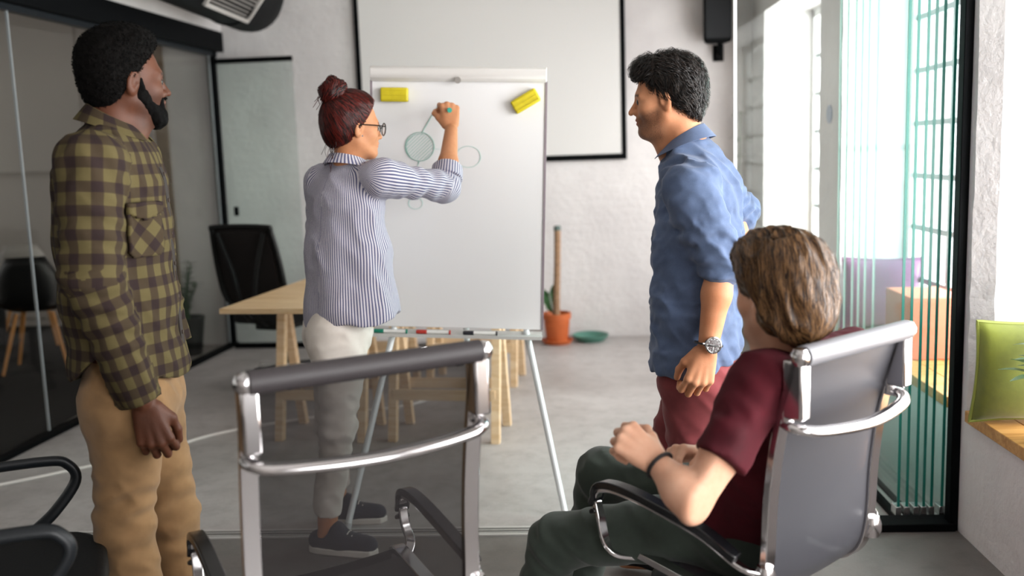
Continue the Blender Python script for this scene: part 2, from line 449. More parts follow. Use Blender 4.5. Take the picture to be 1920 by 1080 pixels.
# floor: worn concrete
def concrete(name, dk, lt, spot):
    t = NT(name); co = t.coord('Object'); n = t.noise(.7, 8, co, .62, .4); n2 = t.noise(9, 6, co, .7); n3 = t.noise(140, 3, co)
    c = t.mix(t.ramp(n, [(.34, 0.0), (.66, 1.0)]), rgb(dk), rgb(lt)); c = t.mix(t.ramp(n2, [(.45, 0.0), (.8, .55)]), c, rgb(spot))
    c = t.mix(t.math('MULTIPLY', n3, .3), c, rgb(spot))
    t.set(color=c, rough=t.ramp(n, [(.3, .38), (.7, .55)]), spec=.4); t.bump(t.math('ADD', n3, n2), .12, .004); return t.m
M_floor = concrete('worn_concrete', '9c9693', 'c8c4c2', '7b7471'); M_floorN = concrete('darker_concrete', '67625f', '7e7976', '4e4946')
struct(MB().bx((-2.9, 3.54, -.2), (2.2, 7.6, 0)).build('floor', M_floor))
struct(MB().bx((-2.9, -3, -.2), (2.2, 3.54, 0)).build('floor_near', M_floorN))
struct(MB().bx((-8, -3, -.2), (-2.9, 10, 0)).build('floor_left', mat('dark_carpet', '100f0f', .95, var=.25, vscale=30, bump=.3, bscale=300)))
struct(MB().bx((-8, -3, 3.3), (2.2, 10, 3.5)).build('ceiling', mat('ceiling_paint', 'cfcbc8', .9)))
struct(MB().bx((-3.06, 7.45, 0), (2.2, 7.75, 3.3)).build('wall_back', M_wall))
struct(MB().bx((-8, -3.2, 0), (2.2, -3.0, 3.3)).build('wall_front_added', mat('rear_wall_paint', 'b9b3ae', .9)))  # unseen wall, added to shut out sky fill from behind the camera
struct(MB().bx((-8.2, -3, 0), (-8, 9.4, 1.1)).bx((-8.2, -3, 2.3), (-8, 9.4, 3.3)).build('wall_left_added', mat('left_room_paint', 'b5ada6')))  # unseen wall, added with a strip opening to limit the sky fill
# left: room behind the glass partition
struct(MB().bx((-8, 9.2, 0), (-2.6, 9.4, 3.3)).build('wall_left_room', mat('left_room_paint', 'b5ada6', .9, var=.04, vscale=2)))
trimw = struct(MB().bx((-3.16, 7.43, 0), (-3.06, 7.80, 3.3)).build('trim_1', mat('brown_lit_jamb', '7d6a58', .7, var=.15)))  # end face of the back wall; its brown lighting is in the colour
# partition line runs from PA to PB
PA = V(-2.93, 3.45, 0); PB = V(-2.66, 7.42, 0); PD = nrm(PB-PA); PL = np.linalg.norm(PB-PA); PN = V(PD[1], -PD[0], 0)
RP = np.stack([PN, PD, V(0, 0, 1)], 1)
def along(s, z, off=0.0): p = PA+PD*s+PN*off; return V(p[0], p[1], z)
struct(MB().box(along(PL/2-1.8, 2.87), (.14, PL+3.8, .86), RP).build('wall_bulkhead', M_wall2))
part = empty('glass_partition', PA); struct(part)
def pbox(name, m, c, size, bevel=0, parent=part): return MB().box(c-PA, size, RP).build(name, m, parent, bevel=bevel)
pbox('top_beam', M_black, along(PL/2-1.8, 2.365), (.16, PL+3.8, .15), .004)
pbox('beam_track', mat('dark_track', '1d2328', .4, .5), along(PL/2-1.8, 2.275), (.05, PL+3.8, .035))
pbox('floor_rail', M_black, along(PL/2-1.8, .012), (.07, PL+3.8, .024))
pbox('end_post', M_black, along(PL-.02, 1.16), (.06, .05, 2.30), .003)
cuts = [-3.6, -2.0, -.3, 1.50, 2.55, PL-.06]
for i in range(len(cuts)-1):
    pn = pbox('pane', M_glassL, along((cuts[i]+cuts[i+1])/2, 1.15), (.012, cuts[i+1]-cuts[i]-.012, 2.23))
    MB().box(along(cuts[i+1]-.008, 1.15)-PA, (.014, .006, 2.23), RP).build('pane_edge', mat('grey_glass_edge', 'a9afb3', .3), pn)
# open glass door leaf in front of the back wall
d = empty('door_1', (-2.60, 7.30, 0), math.radians(-3)); struct(d)
MB().bx((.02, -.006, .03), (.60, .006, 2.19)).build('pane', M_glass2, d)
MB().bx((0, -.02, 2.19), (.60, .02, 2.225)).build('top_rail', M_black, d, bevel=.002)
MB().bx((.0, -.02, .0), (.60, .02, .04)).build('bottom_rail', M_black, d, bevel=.002)
MB().bx((.07, -.016, 1.04), (.10, .016, 1.11)).build('lock', M_black, d, bevel=.003)
# floor track of the sliding glass wall
trk = empty('trim_2', (0, 3.54, 0)); struct(trk)
for dy, w, h in ((-.034, .012, .006), (-.012, .006, .004), (.012, .006, .004), (.034, .012, .006)):
    MB().bx((-2.88, dy-w/2, 0), (1.06, dy+w/2, h)).build('track_rail', M_alu, trk)
MB().bx((-2.88, -.028, 0), (1.06, .028, .002)).build('track_groove', mat('dark_track_groove', '4b4745', .6), trk)  # dark grey strip between the rails
MB().bx((1.06, -.05, 0), (1.43, .05, .03)).build('base_rail', M_black, trk, bevel=.003)
# right wall: piers and niches
NZ0, NZ1 = .44, 2.37; XW, XG = 1.44, 1.80
wr = struct(MB().bx((XW, -3.0, 0), (2.1, 7.45, NZ0)).bx((XW, -3.0, NZ1), (2.1, 7.45, 3.3)).build('wall_right', M_wall2))
def rough_pier(name, y0, y1, ch=0.0):
    # pier with slightly uneven plastered edges
    rs = random.Random(name); mb = MB(); n = 26; prof = []
    vs = []; fs = []
    for i in range(n+1):
        z = NZ0+(NZ1-NZ0)*i/n; a = rs.uniform(-.008, .008); b = rs.uniform(-.008, .008)
        vs += [(XW, y0+a+ch, z), (XW+ch, y0+a*.7, z), (2.1, y0-.01, z), (2.1, y1+.01, z), (XW, y1+b, z)]
    for i in range(n):
        for j in range(5): fs.append((i*5+j, i*5+(j+1) % 5, i*5+5+(j+1) % 5, i*5+5+j))
    fs += [(4, 3, 2, 1, 0), tuple(n*5+j for j in range(5))]
    o = mb.add(vs, fs).build(name, M_wall2, wr); return o
rough_pier('pier', 7.0, 7.45); rough_pier('pier', 5.08, 5.52); rough_pier('pier', 3.40, 3.60, .06); rough_pier('pier', .5, .9); rough_pier('pier', -3.0, -2.4)
def window(name, y0, y1, step=.235, cols=3):
    w = empty(name, (XG, (y0+y1)/2, NZ0)); struct(w); hy = (y1-y0)/2; H = NZ1-NZ0
    f = MB()
    f.bx((-.03, -hy, 0), (.03, -hy+.05, H)).bx((-.03, hy-.05, 0), (.03, hy, H)).bx((-.03, -hy, 0), (.03, hy, .05)).bx((-.03, -hy, H-.06), (.03, hy, H))
    f.build('window_frame', M_frame, w, bevel=.004)
    nz = int((H-.1)/step); dz = (H-.11)/nz; dy = (2*hy-.1)/cols
    for i in range(1, nz): MB().bx((-.014, -hy+.05, .05+i*dz-.014), (.014, hy-.05, .05+i*dz+.014)).build('glazing_bar', M_bar, w)
    for j in range(1, cols): MB().bx((-.012, -hy+.05+j*dy-.012, .05), (.012, -hy+.05+j*dy+.012, H-.06)).build('mullion', M_bar, w)
    base = None
    for i in range(nz):
        for j in range(cols):
            loc = (0, -hy+.05+(j+.5)*dy, .05+(i+.5)*dz)
            if base is None: base = MB().box((0, 0, 0), (.006, dy-.02, dz-.02)).build('pane', M_pane, w, loc=loc)
            else:
                q = base.copy(); COL.objects.link(q); q.parent = w; q.location = loc
    return w
window('window_4', -2.4, .5, cols=5); window('window_1', .9, 3.40, cols=4); window('window_2', 3.60, 5.08); window('window_3', 5.52, 7.0)
# wooden bench boards in the niches
def bench(name, y0, y1, label, over):
    b = empty(name, (XW, (y0+y1)/2, NZ0), label=label, cat='bench', group='window benches')
    w = (XG-.03-(XW-over))/3
    for k in range(3):
        x0 = -over+k*w
        MB().bx((x0+.001, -(y1-y0)/2, .0), (x0+w-.001, (y1-y0)/2, .042)).build('board', M_bench, b, bevel=.003)
    return b
bench('window_bench', .95, 3.43, 'honey coloured wooden bench in the near window niche under the green cushion', .02)
bench('window_bench', 3.62, 5.06, 'wooden sill bench behind the glass panels under the purple cushion', .01)
bench('window_bench', 5.54, 6.98, 'wooden sill bench in the far window niche by the back wall', .0)
tag(MB().lathe([(0, 0), (.05, 0), (.05, .004), (0, .005)], 32).build('round_sticker', mat('blue_grey_sticker', '8796ad', .5)), 'small round blue grey sticker on the pier between the windows', 'sticker')
st = bpy.data.objects['round_sticker']; st.location = (1.437, 5.30, 1.60); st.rotation_euler = (0, math.radians(-90), 0)
# sliding glass panels parked along the right wall
M_clamp = mat('steel_clamp', 'c8c8c8', .25, .9)
for i, x in enumerate((1.255, 1.287, 1.322, 1.350, 1.379, 1.418)):
    names = ['innermost to the room', 'second', 'third', 'fourth', 'fifth', 'closest to the wall']
    g = empty('glass_panel', (x, 3.60, 0), label='upright glass panel of the parked stack beside the black post, %s' % (['nearest the room', 'second from the room', 'third from the room', 'third from the wall', 'second from the wall', 'nearest the wall'][i]), cat='glass panel', group='parked sliding glass panels')
    MB().bx((-.005, .004, .05), (.005, .86, 2.9)).build('pane', M_glassS, g)
    MB().bx((-.005, 0, .05), (.005, .004, 2.9)).build('front_edge', M_edge, g)
    MB().bx((-.005, .86, .05), (.005, .864, 2.9)).build('rear_edge', M_edgeW, g)
    MB().bx((-.011, -.004, .02), (.011, .05, .058)).build('clamp', M_clamp, g, bevel=.002)
trk = empty('trim_3', (1.27, 3.6, 0)); struct(trk)
MB().bx((-.03, 0, 0), (.0, .95, .02)).bx((.03, 0, 0), (.05, .95, .02)).build('track_rail', M_black, trk)
MB().bx((-.0, 0, 0), (.03, .95, .006)).build('track_groove', M_alu, trk)
struct(MB().bx((1.408, 3.50, 0), (1.44, 3.55, 3.3)).build('trim_4', M_black, bevel=.003))
g = empty('glass_panel', (.625, 3.54, 0), label='hanging glass panel with a bright vertical edge behind the man in blue', cat='glass panel')
MB().bx((.006, -.005, .04), (.37, .005, 2.9)).build('pane', M_glass, g)
MB().bx((-.006, -.007, .04), (.006, .007, 2.9)).build('bright_edge', mat('white_panel_edge', 'f0f2f2', .35), g)  # glass edge of the panel, given a white colour
# ---------------------------------------------------------------- things on the walls
M_white = mat('white_laminate', 'ecebea', .35)
s = empty('projection_screen', (-.527, 7.43, 1.42), label='white projection screen with a black border on the back wall', cat='screen')
MB().bx((-0.985, -.012, 0), (0.985, 0, 1.75)).build('screen_sheet', mat('screen_cloth', 'dcdbd9', .8), s)
for nm, lo, hi in (('border', (-1.022, -.016, -.045), (1.022, 0, 0)), ('border', (-1.022, -.016, 0), (-0.985, 0, 1.75)), ('border', (0.985, -.016, 0), (1.022, 0, 1.75)), ('border', (-1.022, -.016, 1.75), (1.022, 0, 1.79))):
    MB().bx(lo, hi).build(nm, M_black, s)
# speaker
s = empty('wall_speaker', (1.16, 7.45, 2.14), label='black loudspeaker mounted high on the back wall', cat='speaker')
MB().prism([(-.11, -.20), (.11, -.20), (.085, -.06), (-.085, -.06)], .06, .50).build('cabinet', M_black, s, bevel=.03, segs=3)
MB().bx((-.095, -.212, .09), (.095, -.196, .47)).build('grille', mat('speaker_grille', '15181b', .8, bump=.5, bscale=400), s, bevel=.008)
MB().tube([(.03, -.1, .06), (.03, -.1, -.02), (.03, 0, -.02)], .022, 8).bx((-.01, -.01, -.06), (.07, 0, .06)).build('bracket', M_black, s)
# duct
M_duct = mat('black_duct_paint', '07090b', .5, spec=.07)
s = empty('ventilation_duct', (-2.16, 7.0, 2.53), label='thick black ventilation pipe hanging below the ceiling, with a silver framed outlet', cat='duct')
pts = [(-.05, -6.0, .03), (-.03, -4, .02), (-.01, -2, .01), (0, -.6, 0), (0, -.25, 0), (0, -.08, .025), (0, .03, .09), (0, .08, .2), (0, .09, .72)]
MB().tube(spline(pts, 5), .185, 28).build('pipe', M_duct, s, smooth=True)
for y in (-.62, -1.9, -3.2):
    MB().tube([(0, y-.01, 0), (0, y+.01, 0)], .192, 28).build('joint_band', M_duct, s, smooth=True)
RR = np.array(Matrix.Rotation(math.radians(38), 3, 'Y'))
def grl(c, sz): return RR@V(*c), sz
f = MB()
for c, sz in (((.185, -.95, .16), (.02, .78, .025)), ((.185, -.95, -.16+.10), (.02, .78, .025)), ((.185, -.57, .05), (.02, .025, .24)), ((.185, -1.33, .05), (.02, .025, .24))):
    f.box(RR@V(*c), sz, RR)
f.build('outlet_frame', mat('silver_frame', 'c3bfbb', .4, .5), s, bevel=.002)
for i in range(7): MB().box(RR@V(.182, -.95, -.03+i*.027), (.012, .74, .006), RR@np.array(Matrix.Rotation(math.radians(35), 3, 'Y'))).build('louvre', mat('grey_louvre', '8d8884', .5, .3), s)
# ---------------------------------------------------------------- flip chart
EB = V(-.484, 3.90, 0); ET = math.radians(2.6)
es = empty('flip_chart_easel', EB, label='white flip chart board on a three legged easel', cat='flip chart'); es.rotation_euler = (0, ET, 0)
ER = np.array(Matrix.Rotation(ET, 3, 'Y'))
def eloc(w): return ER.T@(np.array(w, float)-EB)
MB().bx((-.35, .0, .74), (.35, .02, 1.745)).build('board', mat('glossy_whiteboard', 'efeeee', .22, spec=.5), es, bevel=.003)
for x in (-.352, .352): MB().bx((x-.004, -.004, .74), (x+.004, .024, 1.745)).build('edge_shadow_trim', mat('mauve_shadow_trim', '9c8f97', .4, .3), es)  # mauve carries the shadow line along the board's edge
MB().sweep([(-.352, 0, 1.77), (.352, 0, 1.77)], [(-.03, -.028), (.012, -.03), (.026, -.018), (.03, .0), (.026, .02), (.012, .03), (-.03, .03)]).build('header_clamp', mat('header_grey_white', 'dedad6', .4), es, bevel=.002)
MB().tube([(0, -.034, 1.745), (0, -.024, 1.745)], .013, 14).build('clamp_knob', mat('knob_grey', '9a948f', .4), es)
MB().sweep([(-.362, -.03, .725), (.352, -.03, .725)], [(-.04, -.015), (.04, -.015), (.04, -.002), (.034, -.002), (.034, -.006), (-.034, -.006), (-.04, .006)]).build('pen_tray', mat('tray_grey', 'c9c8c4', .4), es)
M_leg = mat('white_leg_enamel', 'dfe3e4', .3, .1)
for nm, a, b in (('leg', (.285, .01, .735), eloc((-.018, 3.652, .0))), ('leg', (-.265, .01, .735), eloc((-.883, 3.569, .0))), ('leg', (0, .03, 1.2), eloc((-.43, 4.22, .0)))):
    lg = MB().tube([a, b], .013, 12).build(nm, M_leg, es, smooth=True)
    q = np.array(b); dd = nrm(np.array(a)-q); MB().tube([q, q+dd*.03], .0155, 12).build('foot_cap', mat('grey_rubber', 'b9bcbc', .6), lg)
# strokes drawn on the board
def bpt(px, py): q = eloc(at(px, py, 3.90)); return V(q[0], -.0008, q[2])
M_ink = mat('teal_marker_ink', '3aa08c', .6); M_ink2 = mat('pale_teal_ink', '79c2b3', .6)
def stroke(pts, r, m, name='ink_line'):
    return MB().tube([p for p in pts], r, 5, flat=.35).build(name, m, es)
def ring(cx, cy, rx, ry, r, m, a0=0, a1=6.4): return stroke([bpt(cx+rx*math.cos(a), cy+ry*math.sin(a)) for a in np.linspace(a0, a1, 36)], r, m, 'ink_circle')
ring(787, 275, 27, 27, .0027, M_ink); ring(788, 276, 26, 25, .0014, M_ink, 2.4, 5.0); ring(878, 294, 23, 20, .0017, M_ink2); ring(779, 381, 13, 11, .0016, M_ink2)
stroke([bpt(791, 249), bpt(808, 220), bpt(826, 193)], .0027, M_ink); stroke([bpt(786, 302), bpt(784, 309)], .002, M_ink)
stroke([bpt(814, 279), bpt(856, 283)], .0011, M_ink2); stroke([bpt(783, 309), bpt(780, 370)], .0016, M_ink2)
for k in range(-5, 6):
    dd = k*4.6; hl = math.sqrt(max(0, 25**2-dd**2)); u = V(.72, -.69); w = V(.69, .72)
    a = V(787, 275)+w*dd-u*hl; b = V(787, 275)+w*dd+u*hl; stroke([bpt(*a), bpt(*b)], .0016, M_ink2, 'ink_hatch')
# erasers
M_felt = mat('black_felt', '3a3526', .9); M_yel = mat('yellow_eraser_plastic', 'd6c420', .45, var=.08, vscale=30)
def eraser(cx, cy, ang, label, seed):
    q = eloc(at(cx, cy, 3.90)); e = empty('board_eraser', ER@V(q[0], 0, q[2])+EB, label=label, cat='eraser', group='yellow board erasers'); e.rotation_euler = (0, ET+math.radians(ang), 0)
    MB().box((0, -.020, 0), (.112, .024, .056)).build('eraser_body', M_yel, e, bevel=.007, segs=3)
    MB().box((0, -.0045, 0), (.108, .007, .053)).build('felt_pad', M_felt, e, bevel=.002)
    for z in (-.018, 0, .018): MB().box((0, -.033, z), (.10, .003, .004)).build('grip_ridge', M_yel, e)
eraser(741, 178, 0, 'yellow eraser lying level at the upper left of the flip chart', 1)
eraser(986, 190, -31, 'yellow eraser tilted at the upper right of the flip chart', 2)
# markers
M_mbody = mat('white_marker_body', 'eceae6', .4)
def marker(name, pos, direc, colour, label, group=None):
    m = mat('marker_'+colour, dict(green='1f8a70', red='c3392f', black='23232b', teal='1c9a86')[colour], .4)
    e = empty(name, pos, label=label, cat='marker', group=group)
    dr = Vector(direc); e.rotation_mode = 'QUATERNION'; e.rotation_quaternion = dr.to_track_quat('X', 'Z')
    MB().tube([(0, 0, 0), (.092, 0, 0)], .0075, 14).build('barrel', M_mbody, e, smooth=True)
    MB().tube([(-.044, 0, 0), (-.040, 0, 0), (0, 0, 0)], [.0065, .0085, .0088], 14).build('cap', m, e, smooth=True)
    MB().tube([(.092, 0, 0), (.098, 0, 0)], [.0095, .0095], 14).build('end_plug', m, e, smooth=True)
    return e
for px, c in ((719, 'green'), (800, 'red'), (888, 'black')):
    q = eloc(at(px, 610, 3.86)); marker('marker', EB+ER@V(q[0], -.034, .7275), ER@V(1, 0, 0), c, '%s capped marker lying in the flip chart tray' % c, 'markers in the pen tray')
# ---------------------------------------------------------------- trestle tables
TR = math.radians(-7); TC = V(-1.695, 4.56, 0); TX = V(math.cos(TR), math.sin(TR), 0); TY = V(-math.sin(TR), math.cos(TR), 0)
def tpos(a, b, z): q = TC+TX*a+TY*b; return (q[0], q[1], z)
for a0, a1, lb in ((0, .70, 'pale wooden table top on trestles behind the woman, left of the pair'), (.705, 1.36, 'pale wooden table top on trestles hidden behind the flip chart')):
    tb = empty('table_top', tpos((a0+a1)/2, .85, .715), TR, lb, 'table top', 'trestle table tops'); w = (a1-a0)/2
    for k in range(4): MB().bx((-w, -.85+k*.425+.001, 0), (w, -.85+(k+1)*.425-.001, .026)).build('plank', M_ply, tb, bevel=.002)
def trestle(a, b, l, label):
    tt = empty('trestle', tpos(a, b, 0), TR, label, 'trestle', 'trestles under the tables')
    MB().bx((-l/2-.04, -.035, .655), (l/2+.04, .035, .714)).build('top_beam', M_pine, tt, bevel=.003)
    for sx in (-1, 1):
        for sy in (-1, 1):
            MB().prism([(sy*.005, .655), (sy*.05, .655), (sy*.185, 0), (sy*.14, 0)], sx*l/2-.022, sx*l/2+.022, 0).build('leg', M_pine, tt, bevel=.002)
    for sy in (-1, 1): MB().bx((-l/2, sy*.13-.01, .21), (l/2, sy*.13+.01, .265)).build('side_rail', M_pine, tt, bevel=.002)
    return tt
trestle(.38, .42, .45, 'wooden trestle under the near left table corner, beside the black office chair')
trestle(1.03, .45, .54, 'wooden trestle behind the easel legs, the nearer of the two there')
trestle(.33, 1.45, .38, 'wooden trestle at the far end of the table behind the woman')
trestle(.92, 1.62, .54, 'wooden trestle behind the easel, the one nearer the back wall')
# ---------------------------------------------------------------- black office chair
M_mesh = mat('charcoal_mesh', '1c1817', .8, spec=.2, bump=.4, bscale=500); M_plas = mat('black_plastic', '070808', .5, spec=.3)
def office_chair(loc, rz, label, group=None):
    c = empty('office_chair', loc, rz, label, 'chair', group)
    R = .22
    outline = [(-.16, .55), (-.225, .62), (-.235, .80), (-.215, 1.02), (-.18, 1.055), (.18, 1.055), (.215, 1.02), (.235, .80), (.225, .62), (.16, .55)]
    pts = [V(x, -.27-.22*(z-.55)-.25*x*x*-1, z) for x, z in outline]
    cl = spline(pts+[pts[0]], 5)
    MB().tube(cl, .017, 10, cap=False).build('back_frame', M_plas, c, smooth=True)
    mb = MB(); nx, nz = 10, 10; vs = []
    for i in range(nz+1):
        z = .555+.495*i/nz; hw = np.interp(z, [.55, .62, .80, 1.02, 1.055], [.17, .225, .235, .215, .18])
        for j in range(nx+1):
            x = -hw+2*hw*j/nx; vs.append((x, -.27-.22*(z-.55)+.25*x*x, z))
    mb.add(vs, [(i*(nx+1)+j, i*(nx+1)+j+1, (i+1)*(nx+1)+j+1, (i+1)*(nx+1)+j) for i in range(nz) for j in range(nx)])
    o = mb.build('back_mesh', M_mesh, c, smooth=True); sm = o.modifiers.new('t', 'SOLIDIFY'); sm.thickness = .006
    for sx in (-1, 1): MB().tube(spline([(sx*.17, -.375, 1.02), (sx*.09, -.36, .78), (sx*.04, -.33, .52), (sx*.03, -.2, .42)], 5), .014, 8).build('back_strut', M_plas, c, smooth=True)
    sc = [(-.22, -.22), (.22, -.22), (.25, .0), (.23, .22), (.12, .27), (-.12, .27), (-.23, .22), (-.25, 0)]
    MB().prism(sc, .42, .50).build('seat', mat('black_seat_fabric', '121213', .9, bump=.3, bscale=300), c, bevel=.03, segs=3)
    MB().bx((-.12, -.13, .37), (.12, .13, .42)).build('mechanism', M_plas, c, bevel=.01)
    MB().tube([(0, 0, .12), (0, 0, .37)], .028, 14).build('gas_column', M_plas, c, smooth=True)
    for k in range(5):
        a = k*math.tau/5+.3; d_ = V(math.cos(a), math.sin(a), 0)
        sp = MB().tube([V(0, 0, .11), d_*.29+V(0, 0, .075)], [.024, .016], 8).build('base_spoke', M_plas if k % 2 else M_alu, c, smooth=True)
        w = d_*.29; MB().tube([w+V(-d_[1], d_[0], 0)*.022+V(0, 0, .03), w-V(-d_[1], d_[0], 0)*.022+V(0, 0, .03)], .03, 12).build('caster', M_plas, c, smooth=True)
    for sx in (-1, 1):
        MB().tube(spline([(sx*.2, 0, .43), (sx*.29, 0, .46), (sx*.3, 0, .62), (sx*.3, .0, .66)], 5), .015, 8).build('arm_post', M_plas, c, smooth=True)
        MB().bx((sx*.3-.04, -.13, .66), (sx*.3+.04, .13, .69)).build('arm_pad', M_plas, c, bevel=.012, segs=3)
    return c
office_chair((-1.86, 6.12, 0), math.radians(-18), 'black mesh backed office chair behind the wooden table')
# ---------------------------------------------------------------- aluminium frame chairs
M_chrome = mat('polished_chrome', 'd8d5d6', .16, 1.0); M_pad = mat('black_arm_gloss', '121316', .22, spec=.6)
def sling(name, col, opacity, rough=.5):
    m = bpy.data.materials.new(name); m.use_nodes = True; t = m.node_tree; b = t.nodes['Principled BSDF']; b.inputs['Base Color'].default_value = (*rgb(col), 1); b.inputs['Roughness'].default_value = rough
    b.inputs['Specular IOR Level'].default_value = .25 if opacity < .9 else .5
    tr = t.nodes.new('ShaderNodeBsdfTransparent'); mx = t.nodes.new('ShaderNodeMixShader'); mx.inputs[0].default_value = opacity
    t.links.new(tr.outputs[0], mx.inputs[1]); t.links.new(b.outputs[0], mx.inputs[2]); t.links.new(mx.outputs[0], t.nodes['Material Output'].inputs[0]); return m
M_slingA = sling('see_through_black_mesh', '161213', .78, .8); M_slingB = sling('sheen_grey_mesh', '3b3b40', .97, .42)  # second mesh: same fabric, its grazing sheen put into the grey
M_roll = mat('dark_roll_cloth', '2f2a2c', .55); M_rollB = mat('grey_roll_cloth', '6d6d72', .45)  # lighter roll goes with the sheen painted on the grey sling
def alu_chair(loc, rz, w, hb, label, msling, mroll, group='chrome framed mesh chairs', flare=.07, dz=0.0):
    c = empty('conference_chair', loc, rz, label, 'chair', group); h = w/2
    prof = spline([(.235, .375), (.215, .408), (.05, .395), (-.13, .38), (-.205, .415), (-.235, .50), (-.245, .66), (-.268, .82), (-.32, hb)], 5)
    for sx in (-1, 1):
        MB().sweep([V(sx*h, p[0], p[1]) for p in prof], [(-.009, -.018), (.009, -.018), (.009, .018), (-.009, .018)], up=(1, 0, 0)).build('side_rail', M_chrome, c, bevel=.004)
        MB().lathe([(0, -.022), (.014, -.018), (.021, -.006), (.021, .006), (.014, .018), (0, .022)], 16).build('bar_cap', M_chrome, c, smooth=True, loc=(sx*(h+.008), -.325, hb))
        MB().bx((sx*h-.018, -.335, hb-.14), (sx*h+.018, -.285, hb-.01)).build('back_bracket', M_chrome, c, bevel=.006)
        # arm: chrome hoop with glossy black top
        ax = sx*(h+flare)
        P = spline([(sx*h, -.24, .48), (sx*(h+flare*.8), -.21, .505), (ax, -.10, .555+dz), (ax, .10, .585+dz), (ax, .205, .585+dz), (ax, .245, .56+dz), (ax, .235, .50+dz), (ax, .20, .42), (sx*h, .17, .39)], 6)
        MB().sweep(P, [(-.013, -.006), (.013, -.006), (.013, .006), (-.013, .006)]).build('arm_hoop', M_chrome, c, bevel=.003)
        MB().sweep([p+V(0, 0, .011) if i < 26 else p+V(0, .012, 0) for i, p in enumerate(P[7:36])], [(-.021, -.006), (.021, -.006), (.017, .012), (-.017, .012)]).build('arm_pad', M_pad, c, bevel=.003)
        MB().lathe([(0, -.03), (.018, -.026), (.024, -.01), (.024, .01), (.018, .026), (0, .03)], 16).build('arm_joint', M_chrome, c, smooth=True, loc=(sx*(h+.012), -.24, .48))
    nx = 8; n = len(prof); vs = []; fs = []
    for i, p in enumerate(prof):
        for j in range(nx+1):
            u = -1+2*j/nx; sag = .012*(1-u*u)
            vs.append((u*(h-.008), p[0]-(sag if p[1] > .44 else 0), p[1]-(0 if p[1] > .44 else sag)))
    fs = [(i*(nx+1)+j, i*(nx+1)+j+1, (i+1)*(nx+1)+j+1, (i+1)*(nx+1)+j) for i in range(n-1) for j in range(nx)]
    MB().add(vs, fs).build('mesh_sling', msling, c, smooth=True)
    MB().tube([(-h, -.325, hb), (h, -.325, hb)], .024, 18).build('top_roll', mroll, c, smooth=True)
    zy = hb-.165
    MB().tube(spline([(-h, -.275, zy+.01), (-h-.004, -.315, zy+.005), (-h+.05, -.345, zy-.005), (0, -.365, zy-.012), (h-.05, -.345, zy-.005), (h+.004, -.315, zy+.005), (h, -.275, zy+.01)], 6), .0165, 12, flat=.75).build('back_yoke', M_chrome, c, smooth=True)
    for sx in (-1, 1):
        MB().lathe([(0, -.028), (.015, -.024), (.019, 0), (.015, .024), (0, .028)], 14).build('yoke_joint', M_chrome, c, smooth=True, loc=(sx*h, -.285, zy+.03))
    MB().tube(spline([(-h, .02, .385), (-.1, .02, .355), (.1, .02, .355), (h, .02, .385)], 6), .015, 10).build('seat_yoke', M_chrome, c, smooth=True)
    MB().tube([(0, 0, .10), (0, 0, .355)], .026, 14).build('gas_column', M_chrome, c, smooth=True)
    for k in range(5):
        a = k*math.tau/5+.2; d_ = V(math.cos(a), math.sin(a), 0)
        MB().tube([V(0, 0, .11), d_*.30+V(0, 0, .075)], [.024, .014], 8).build('base_spoke', M_chrome, c, smooth=True)
        wv = d_*.30; q = V(-d_[1], d_[0], 0)*.02
        MB().tube([wv+q+V(0, 0, .028), wv-q+V(0, 0, .028)], .028, 12).build('caster', M_plas, c, smooth=True)
    return c
alu_chair((-.56, 2.13, 0), math.radians(31.5), .485, 1.04, 'empty chrome framed chair with see through black mesh in front of the woman', M_slingA, M_roll, flare=.03, dz=-.035)
alu_chair((.441, 2.414, 0), math.radians(41.6), .415, 1.0, 'chrome framed chair with sheen grey back that the man in maroon sits on', M_slingB, M_rollB)
alu_chair((-.92, 6.75, 0), math.radians(150), .46, .98, 'chrome framed chair standing behind the table, hidden mostly by the flip chart', M_slingA, M_roll)
# ---------------------------------------------------------------- black chair, bottom left
c = empty('task_chair', (-1.44, 2.12, 0), math.radians(-64), 'black chair with loop armrests in the lower left corner', 'chair')
M_seatC = mat('black_seat_leather', '06080a', .6, spec=.25, bump=.25, bscale=200)
sc = [(.27*math.copysign(abs(math.cos(a))**.6, math.cos(a)), .27*math.copysign(abs(math.sin(a))**.6, math.sin(a))+.03) for a in np.linspace(0, math.tau, 28, endpoint=False)]
MB().prism(sc, .415, .475).build('seat', M_seatC, c, bevel=.022, segs=4)
M_armC = mat('dark_grey_arm', '15191d', .42, spec=.4)
for sx in (-1, 1):
    x = sx*.275
    MB().tube(spline([(sx*.20, -.10, .43), (x, -.13, .46), (x, -.22, .60), (x, -.19, .655), (x, -.05, .665), (x, .16, .665), (x, .215, .648), (x, .23, .60), (x, .17, .52), (x, .10, .46), (sx*.20, .07, .43)], 6), .017, 12, flat=.75).build('arm_loop', M_armC, c, smooth=True)
bk = MB(); vs = []
for i in range(11):
    z = .50+.05*i; hw = .22*min(1, .75+.08*i)
    for j in range(9):
        u = -1+j/4; vs.append((u*hw, -.27-.12*(z-.5)+.05*u*u, z))
o = bk.add(vs, [(i*9+j, i*9+j+1, i*9+10+j, i*9+9+j) for i in range(10) for j in range(8)]).build('backrest', M_seatC, c, smooth=True); sm = o.modifiers.new('t', 'SOLIDIFY'); sm.thickness = .03
MB().tube([(0, -.2, .42), (0, -.31, .5), (0, -.33, .7)], .02, 8).build('back_bar', M_armC, c, smooth=True)
MB().tube([(0, 0, .10), (0, 0, .42)], .027, 14).build('gas_column', M_plas, c, smooth=True)
